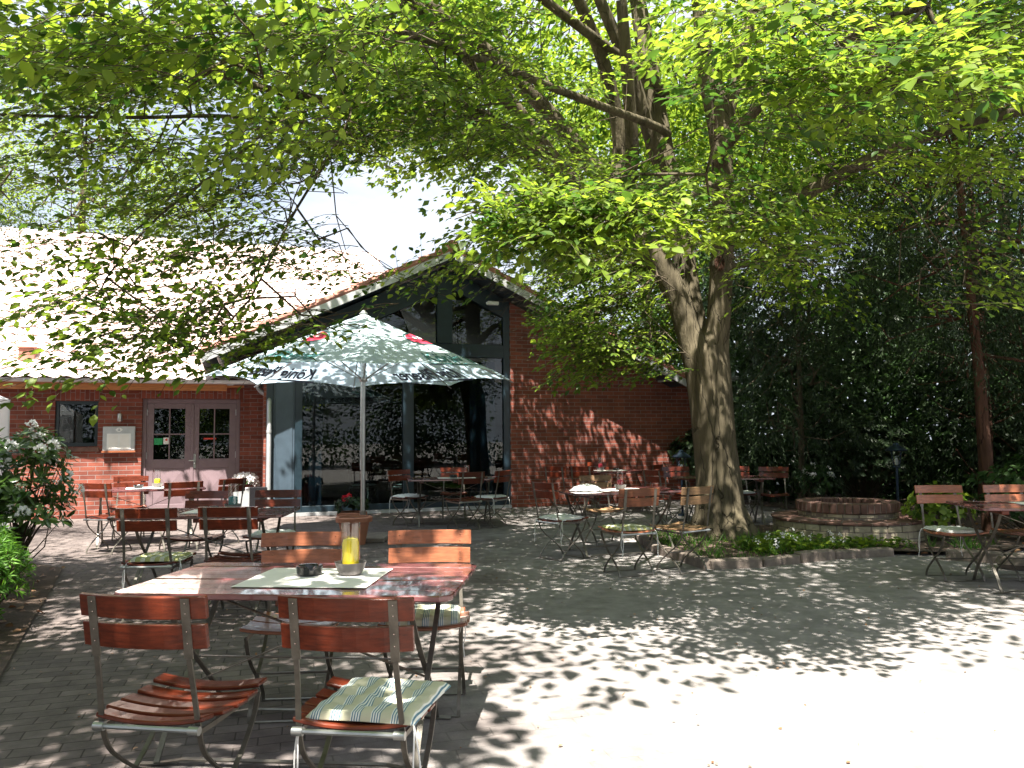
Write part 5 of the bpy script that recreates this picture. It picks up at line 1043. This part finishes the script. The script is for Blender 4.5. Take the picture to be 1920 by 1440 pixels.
tree('beech_tree', (14.5, 14.5, 0), [(0, 0, 0), (.1, 0, 3), (.1, 0, 8)], [(13.5, 14.5, 3.0, 2.8, 1.8, 2.8), (14, 14.6, 7.2, 2.8, 2.2, 2.4)], 'far right leafy tree beyond the yews', 'leafd', TN, 200, 1.9, 'bark_d', 'lite', 0, .22, 1.3, WG)
tree('lime_tree', (4.2, 24.0, 0), [(0, 0, 0), (0, 0, 4), (0, 0, 11)], [(3.9, 24, 5.2, 3.4, 2.0, 3.4), (4.6, 24, 10.5, 3.6, 2.4, 3.2)], 'green tree standing behind the right end of the restaurant', 'leaf', TN, 230, 2.2, 'bark_d', 'lite', 0, .24, 1.5, lit=False)
tree('ash_tree', (-12.6, 22.5, 0), [(0, 0, 0), (.1, 0, 4), (.2, 0, 10)], [(-12.2, 21.8, 8.8, 3.4, 1.8, 2.6), (-9.6, 21.5, 8.0, 1.9, 1.2, 1.3)], 'light green tree rising behind the left end of the tiled roof', 'leaf', TN, 260, 1.5, 'bark_d', 'lite', 0, .2)
tree('pine_tree', (-8.4, 10.0, 0), [(0, 0, 0), (.1, 0, 3), (.2, 0, 6)], [(-6.75, 9.8, 4.5, .8, .8, .45), (-7.6, 10, 5.2, 1.0, .9, .6)], 'dark feathery conifer branch at the left edge above the roof', 'yewl', TY, 70, 1.0, 'bark_d', 'thin', .1, .12, 1.3)
tree('added_tree', (11.5, 6.0, 0), [(0, 0, 0), (0, .1, 3), (-.6, .8, 5.5), (-2, 1.5, 7.4)], [(9.0, 9.0, 8.2, 3.8, 3.2, 1.3)], 'oak crown added overhead to darken the wood on the right', 'leaf', TC, 230, 1.3, 'bark_d', 'lite', 0, .28)  # mostly out of view, added to shade the wood
tree('added_tree', (-12.5, 5.0, 0), [(0, 0, 0), (0, .1, 3), (0, 0, 7)], [(-12.0, 5.5, 4.5, 2.6, 3.5, 3.6)], 'unseen tree added left of the yard to block sky light', 'leafd', TN, 160, 2.0, 'bark_d', 'lite', 0, .25, 1.6, lit=False)  # out of view, added to cut the sky light from the left
# tree whose crown shades the near left of the yard
tree('maple_tree', (-6.8, .6, 0), [(0, 0, 0), (.2, .1, 2.5), (1.0, .4, 4.3), (2.6, .8, 5.6), (4.0, 1.2, 6.2)], [(-4.6, .8, 5.8, 2.2, 2.2, 1.0), (-2.6, .9, 6.0, 2.0, 1.6, .8), (-1.9, .6, 6.4, 1.5, 1.8, .6)], 'overhanging tree shading the near left of the yard', 'leaf', TC, 560, 1.2, 'bark_d', 'lite', 0, .2)
for k, (x, y, r) in enumerate(((-9.5, -7.5, 3.0), (-2.5, -9.5, 3.4), (4.5, -10.0, 3.4), (11.5, -7.5, 3.2))):
    tree('garden_tree', (x, y, 0), [(0, 0, 0), (.1, 0, 2.5), (0, 0, 6)], [(x, y, 3.0, r, 1.8, 2.4), (x, y - .3, 6.2, r * .9, 1.8, 1.8)], ['garden tree behind the camera, leftmost of four', 'garden tree behind the camera, second from the left', 'garden tree behind the camera, third from the left', 'garden tree behind the camera, rightmost of four'][k], 'leafd', TN, 170, 2.2, 'bark_d', 'lite', 0, .2, 1.8, 'garden trees behind the camera', lit=False)

# ---------- shrubs and flowers
def shrub(name, base, blobs, n, leafm, ll, label, cat='shrub', shape='long', whorl=7, droop=-.15, blossoms=0, wid=1.0, stems=True, petals='petal', psize=.035):
    root = empty(name, base, 0, label, cat); b0 = np.array(base, float); T = []; Dd = []; tot = sum(b[3] * b[4] * b[5] for b in blobs)
    for (cx, cy, cz, rx, ry, rz) in blobs:
        k = int(n * rx * ry * rz / tot) + 1; v = norm(rng.normal(size=(k, 3))); v[:, 2] = np.where(v[:, 2] < -.35, -v[:, 2], v[:, 2]); rr = rng.uniform(.3, 1, (k, 1)) ** .45
        T.append(np.array([[cx, cy, cz]]) + v * rr * np.array([[rx, ry, rz]])); Dd.append(v)
    T = np.concatenate(T); Dd = np.concatenate(Dd) + np.array([[0, 0, .35]]); k = T[:, 2] > .04; T, Dd = norm(T * 0 + T) * 0 + T, norm(Dd); T, Dd = T[k], Dd[k]
    nn = len(T); a = rng.uniform(0, 2 * PI, (nn, 1)) + np.arange(whorl)[None] * 2 * PI / whorl + rng.normal(0, .2, (nn, whorl))
    ref = np.where(np.abs(Dd[:, 2:3]) < .9, np.array([[0, 0, 1.]]), np.array([[1., 0, 0]])); S = norm(np.cross(Dd, ref)); U = np.cross(Dd, S)
    D = (np.cos(a)[..., None] * S[:, None] + np.sin(a)[..., None] * U[:, None]) + Dd[:, None] * rng.uniform(.0, .9, (nn, whorl, 1)); D[..., 2] += droop
    P = np.repeat(T[:, None], whorl, 1) + Dd[:, None] * rng.uniform(-.03, .02, (nn, whorl, 1)); Nn = np.repeat(Dd[:, None], whorl, 1) + rng.normal(0, .2, (nn, whorl, 3))
    t = np.clip(rng.normal(.4, .2, (nn, 1)) + rng.normal(0, .15, (nn, whorl)), 0, 1)
    leaves('foliage', P.reshape(-1, 3) - b0, D.reshape(-1, 3), Nn.reshape(-1, 3), (ll * rng.uniform(.6, 1.15, nn * whorl)), t.ravel(), shape, leafm, root, wid)
    if stems:
        k2 = T[::4]; A = np.repeat(np.array([[base[0], base[1], .02]]), len(k2), 0) + rng.normal(0, .04, (len(k2), 3)) * np.array([[1, 1, 0]]); mid = (A + k2) / 2 + rng.normal(0, .05, (len(k2), 3)); mid[:, 2] += .05
        segs('stems', np.concatenate([A, mid]) - b0, np.concatenate([mid, k2]) - b0, np.concatenate([np.full(len(k2), .009), np.full(len(k2), .006)]), np.concatenate([np.full(len(k2), .006), np.full(len(k2), .003)]), 'bark_d', root, 5)
    if blossoms:
        order = np.argsort(-(T[:, 2] * .5 - T[:, 1] * .6 + T[:, 0] * .35 + rng.normal(0, .25, nn)))[:blossoms]; C = T[order] + Dd[order] * .05; q = 26
        v = norm(rng.normal(size=(len(C), q, 3)) + Dd[order][:, None] * .8); P = C[:, None] + v * .035; D = v + rng.normal(0, .5, v.shape); Nn = rng.normal(size=v.shape)
        leaves('blossoms', P.reshape(-1, 3) - b0, D.reshape(-1, 3), Nn.reshape(-1, 3), np.full(len(C) * q, psize) * rng.uniform(.7, 1.3, len(C) * q), rng.uniform(0, 1, len(C) * q), 'full', petals, root, 1.5)
    return root
shrub('rhododendron', (-5.0, 7.9, 0), [(-5.0, 7.9, .95, .62, .6, .62), (-4.72, 7.6, .55, .45, .45, .5), (-5.5, 7.7, .8, .6, .6, .7), (-5.25, 7.1, .45, .5, .4, .42)], 420, 'rhod', .13, 'large rhododendron with white blossoms at the left edge', 'rhododendron', blossoms=36)
shrub('rhododendron', (-4.5, 6.75, 0), [(-4.6, 6.8, .35, .35, .35, .33)], 60, 'rhod', .11, 'low white-flowering rhododendron branch beside the paving', 'rhododendron', blossoms=10)
shrub('feathery_shrub', (-3.95, 5.75, 0), [(-3.95, 5.8, .38, .40, .4, .36), (-4.3, 6.1, .48, .45, .4, .42), (-3.75, 5.35, .22, .26, .3, .2)], 1500, 'fern', .075, 'bright green feathery shrub in front of the rhododendron', 'shrub', 'thin', 9, .05)
def tuft(C, n, ll, sp, zup=1.1):
    P = np.repeat(C, n, 0) + rng.normal(0, sp, (len(C) * n, 3)) * np.array([[1, 1, 0]]); D = rng.normal(0, .5, P.shape); D[:, 2] = rng.uniform(.5, zup, len(P)); return P, D
def inbed(n, poly, z):
    out = []; xs = [p[0] for p in poly]; ys = [p[1] for p in poly]
    while len(out) < n:
        x, y = rnd.uniform(min(xs), max(xs)), rnd.uniform(min(ys), max(ys)); c = False
        for (x1, y1_), (x2, y2_) in zip(poly, poly[1:] + poly[:1]):
            if (y1_ > y) != (y2_ > y) and x < (x2 - x1) * (y - y1_) / (y2_ - y1_) + x1: c = not c
        if c and math.hypot(x - 4.47, y - 10.65) > 1.1 and math.hypot(x - 2.78, y - 10.62) > .42: out.append((x, y, z))
    return np.array(out)
SB = [(1.80, 10.6), (1.82, 9.5), (2.12, 8.45), (2.6, 8.55), (3.5, 9.0), (4.3, 9.25), (5.2, 9.1), (6.0, 9.6), (3.9, 10.0), (2.9, 11.3)]
C = inbed(190, SB, .05); P, D = tuft(C, 9, .16, .05); z = np.cross(D, rng.normal(size=D.shape))
tag(leaves('grass', P, D, z, rng.uniform(.05, .16, len(P)), rng.uniform(-.2, .6, len(P)), 'blade', 'fern', None, 1.2), 'grass tufts in the bed round the big tree', 'grass', kind='stuff')
C = inbed(105, [(2.6, 8.7), (3.5, 9.05), (4.5, 9.35), (4.9, 9.9), (3.6, 10.2), (2.7, 9.7)], .05); P, D = tuft(C, 9, .1, .09, .9); P[:, 2] += rng.uniform(.01, .09, len(P)); D[:, 2] -= .6; z = np.tile([[0, 0, 1.]], (len(P), 1)) + rng.normal(0, .3, P.shape)
tag(leaves('ground_cover', P, D, z, rng.uniform(.04, .10, len(P)), rng.uniform(0, .8, len(P)), 'full', 'leaf', None, 1.5), 'broad-leaved ground cover before the brick well', 'ground cover', kind='stuff')
C = inbed(22, [(2.7, 8.8), (3.9, 9.2), (3.9, 9.9), (2.9, 9.7)], .2); v = rng.normal(size=(len(C) * 7, 3)); P = np.repeat(C, 7, 0) + norm(v) * .012 + rng.uniform(-.06, .06, (len(C), 1)).repeat(7, 0) * np.array([[0, 0, 1.]])
tag(leaves('wildflowers', P, v, rng.normal(size=v.shape), np.full(len(v), .026), rng.uniform(0, 1, len(v)), 'full', 'petal', None, 1.4), 'small white wildflowers in front of the well', 'wildflowers', kind='stuff')
C = np.concatenate([inbed(420, [(4.2, 9.0), (5.3, 8.6), (6.6, 8.3), (9, 8.2), (9, 12), (5.6, 12)], .03), inbed(160, LB[1:6] + [(-5.6, 5)], .03), np.array([(rnd.uniform(-3.6, 5.0), rnd.uniform(3, 9.0), .008) for _ in range(450)])]); D = rng.normal(size=C.shape); D[:, 2] *= .25
tag(leaves('leaf_litter', C, D, np.tile([[0, 0, 1.]], (len(C), 1)) + rng.normal(0, .35, C.shape), np.concatenate([rng.uniform(.04, .09, len(C) - 450), rng.uniform(.008, .03, 450)]), rng.uniform(0, 1, len(C)), 'full', 'dead', None, 1.2), 'fallen brown leaves and bits on soil and paving', 'leaf litter', kind='stuff')
shrub('laurel_bush', (5.3, 9.9, 0), [(5.3, 9.9, .38, .42, .4, .36)], 90, 'leaf', .10, 'light green leafy bush right of the well', 'bush', 'full', 6)
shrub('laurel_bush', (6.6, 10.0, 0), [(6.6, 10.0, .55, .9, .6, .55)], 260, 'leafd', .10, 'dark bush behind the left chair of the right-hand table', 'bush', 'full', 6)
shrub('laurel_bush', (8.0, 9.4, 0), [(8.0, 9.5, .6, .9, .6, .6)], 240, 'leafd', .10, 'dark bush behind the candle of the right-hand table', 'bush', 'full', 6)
shrub('sunlit_patch_bush', (5.2, 13.6, 0), [(5.2, 13.6, .5, .35, .3, .4)], 80, 'leafd', .10, 'bush with pale petals for a sunlit leaf patch, right of the bluish chairs', 'bush', 'full', 6, blossoms=7)  # pale petals paint in a patch of sunlit leaves
for k, (x, y, rx, z) in enumerate(((4.4, 16.6, 1.2, 1.5), (6.9, 15.6, 1.4, 1.6), (9.8, 14.4, 1.5, 1.7), (12.0, 12.4, 1.5, 1.7))):
    shrub('yew_bush', (x, y, 0), [(x, y, z * .5, rx, .8, z * .6)], 420, 'yewl', .16, ['dark undergrowth bush beyond the right end of the brick wall', 'dark undergrowth bush behind the post lantern', 'dark undergrowth bush deep in the wood', 'dark undergrowth bush at the far right'][k], 'bush', 'lite', 7)
shrub('flowering_plant', (-4.86, 14.35, .50), [(-4.86, 14.35, .60, .19, .19, .09)], 30, 'leafd', .07, 'white flowers in the grey planter', 'flowers', 'full', 5, blossoms=30, stems=False)
shrub('flowering_plant', (-2.30, 11.35, .32), [(-2.30, 11.35, .42, .24, .22, .12)], 60, 'yewl', .08, 'dark-leaved plant with red blooms in the rear terracotta pot', 'flowers', 'full', 6, blossoms=2, stems=False, petals='redpetal')
shrub('indoor_plant', (-1.1, 15.6, 3.25), [(-1.1, 15.6, 3.62, .16, .14, .2)], 40, 'leafd', .08, 'small pot plant on the ledge of the upper gable window', 'pot plant', 'full', 6)

# the wood closing the view on the right, and a hedge added behind the camera
def mass(name, boxes, n, ll, leafm, label, cat, kind=None, shape='lite'):
    P = []; vol = sum((b[1] - b[0]) * (b[3] - b[2]) * (b[5] - b[4]) for b in boxes)
    for b in boxes:
        k = int(n * (b[1] - b[0]) * (b[3] - b[2]) * (b[5] - b[4]) / vol); q = rng.uniform(0, 1, (k, 3)); p = q * np.array([b[1] - b[0], b[3] - b[2], b[5] - b[4]]) + np.array([b[0], b[2], b[4]])
        top = b[4] + (b[5] - b[4]) * (.72 + .28 * np.sin(p[:, 0] * 1.3 + 1) * np.cos(p[:, 0] * .57 + p[:, 1])); P.append(p[p[:, 2] < top])
    P = np.concatenate(P); P += rng.normal(0, .12, P.shape); P = P[P[:, 2] > .03]; D = rng.normal(size=P.shape); D[:, 2] -= .3
    Nn = np.tile([[0, -.5, 1.]], (len(P), 1)) + rng.normal(0, .5, P.shape); t = np.clip(.4 + .25 * np.sin(P[:, 0] * 2.1 + P[:, 2] * 1.7) + rng.normal(0, .15, len(P)), 0, 1)
    return tag(leaves(name, P, D, Nn, ll * rng.uniform(.6, 1.2, len(P)), t, shape, leafm, None, 1.2), label, cat, None, kind)
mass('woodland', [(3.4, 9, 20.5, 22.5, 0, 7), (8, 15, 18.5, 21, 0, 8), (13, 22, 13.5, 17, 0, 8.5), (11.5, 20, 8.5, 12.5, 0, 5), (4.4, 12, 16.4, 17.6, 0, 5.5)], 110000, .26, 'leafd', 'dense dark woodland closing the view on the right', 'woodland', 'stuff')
mass('added_hedge', [(-14, 16, -6.2, -5.2, 0, 2.4)], 9000, .2, 'leafd', 'hedge added behind the camera to darken the glass reflections', 'hedge')  # out of view, added to darken what the glazing reflects
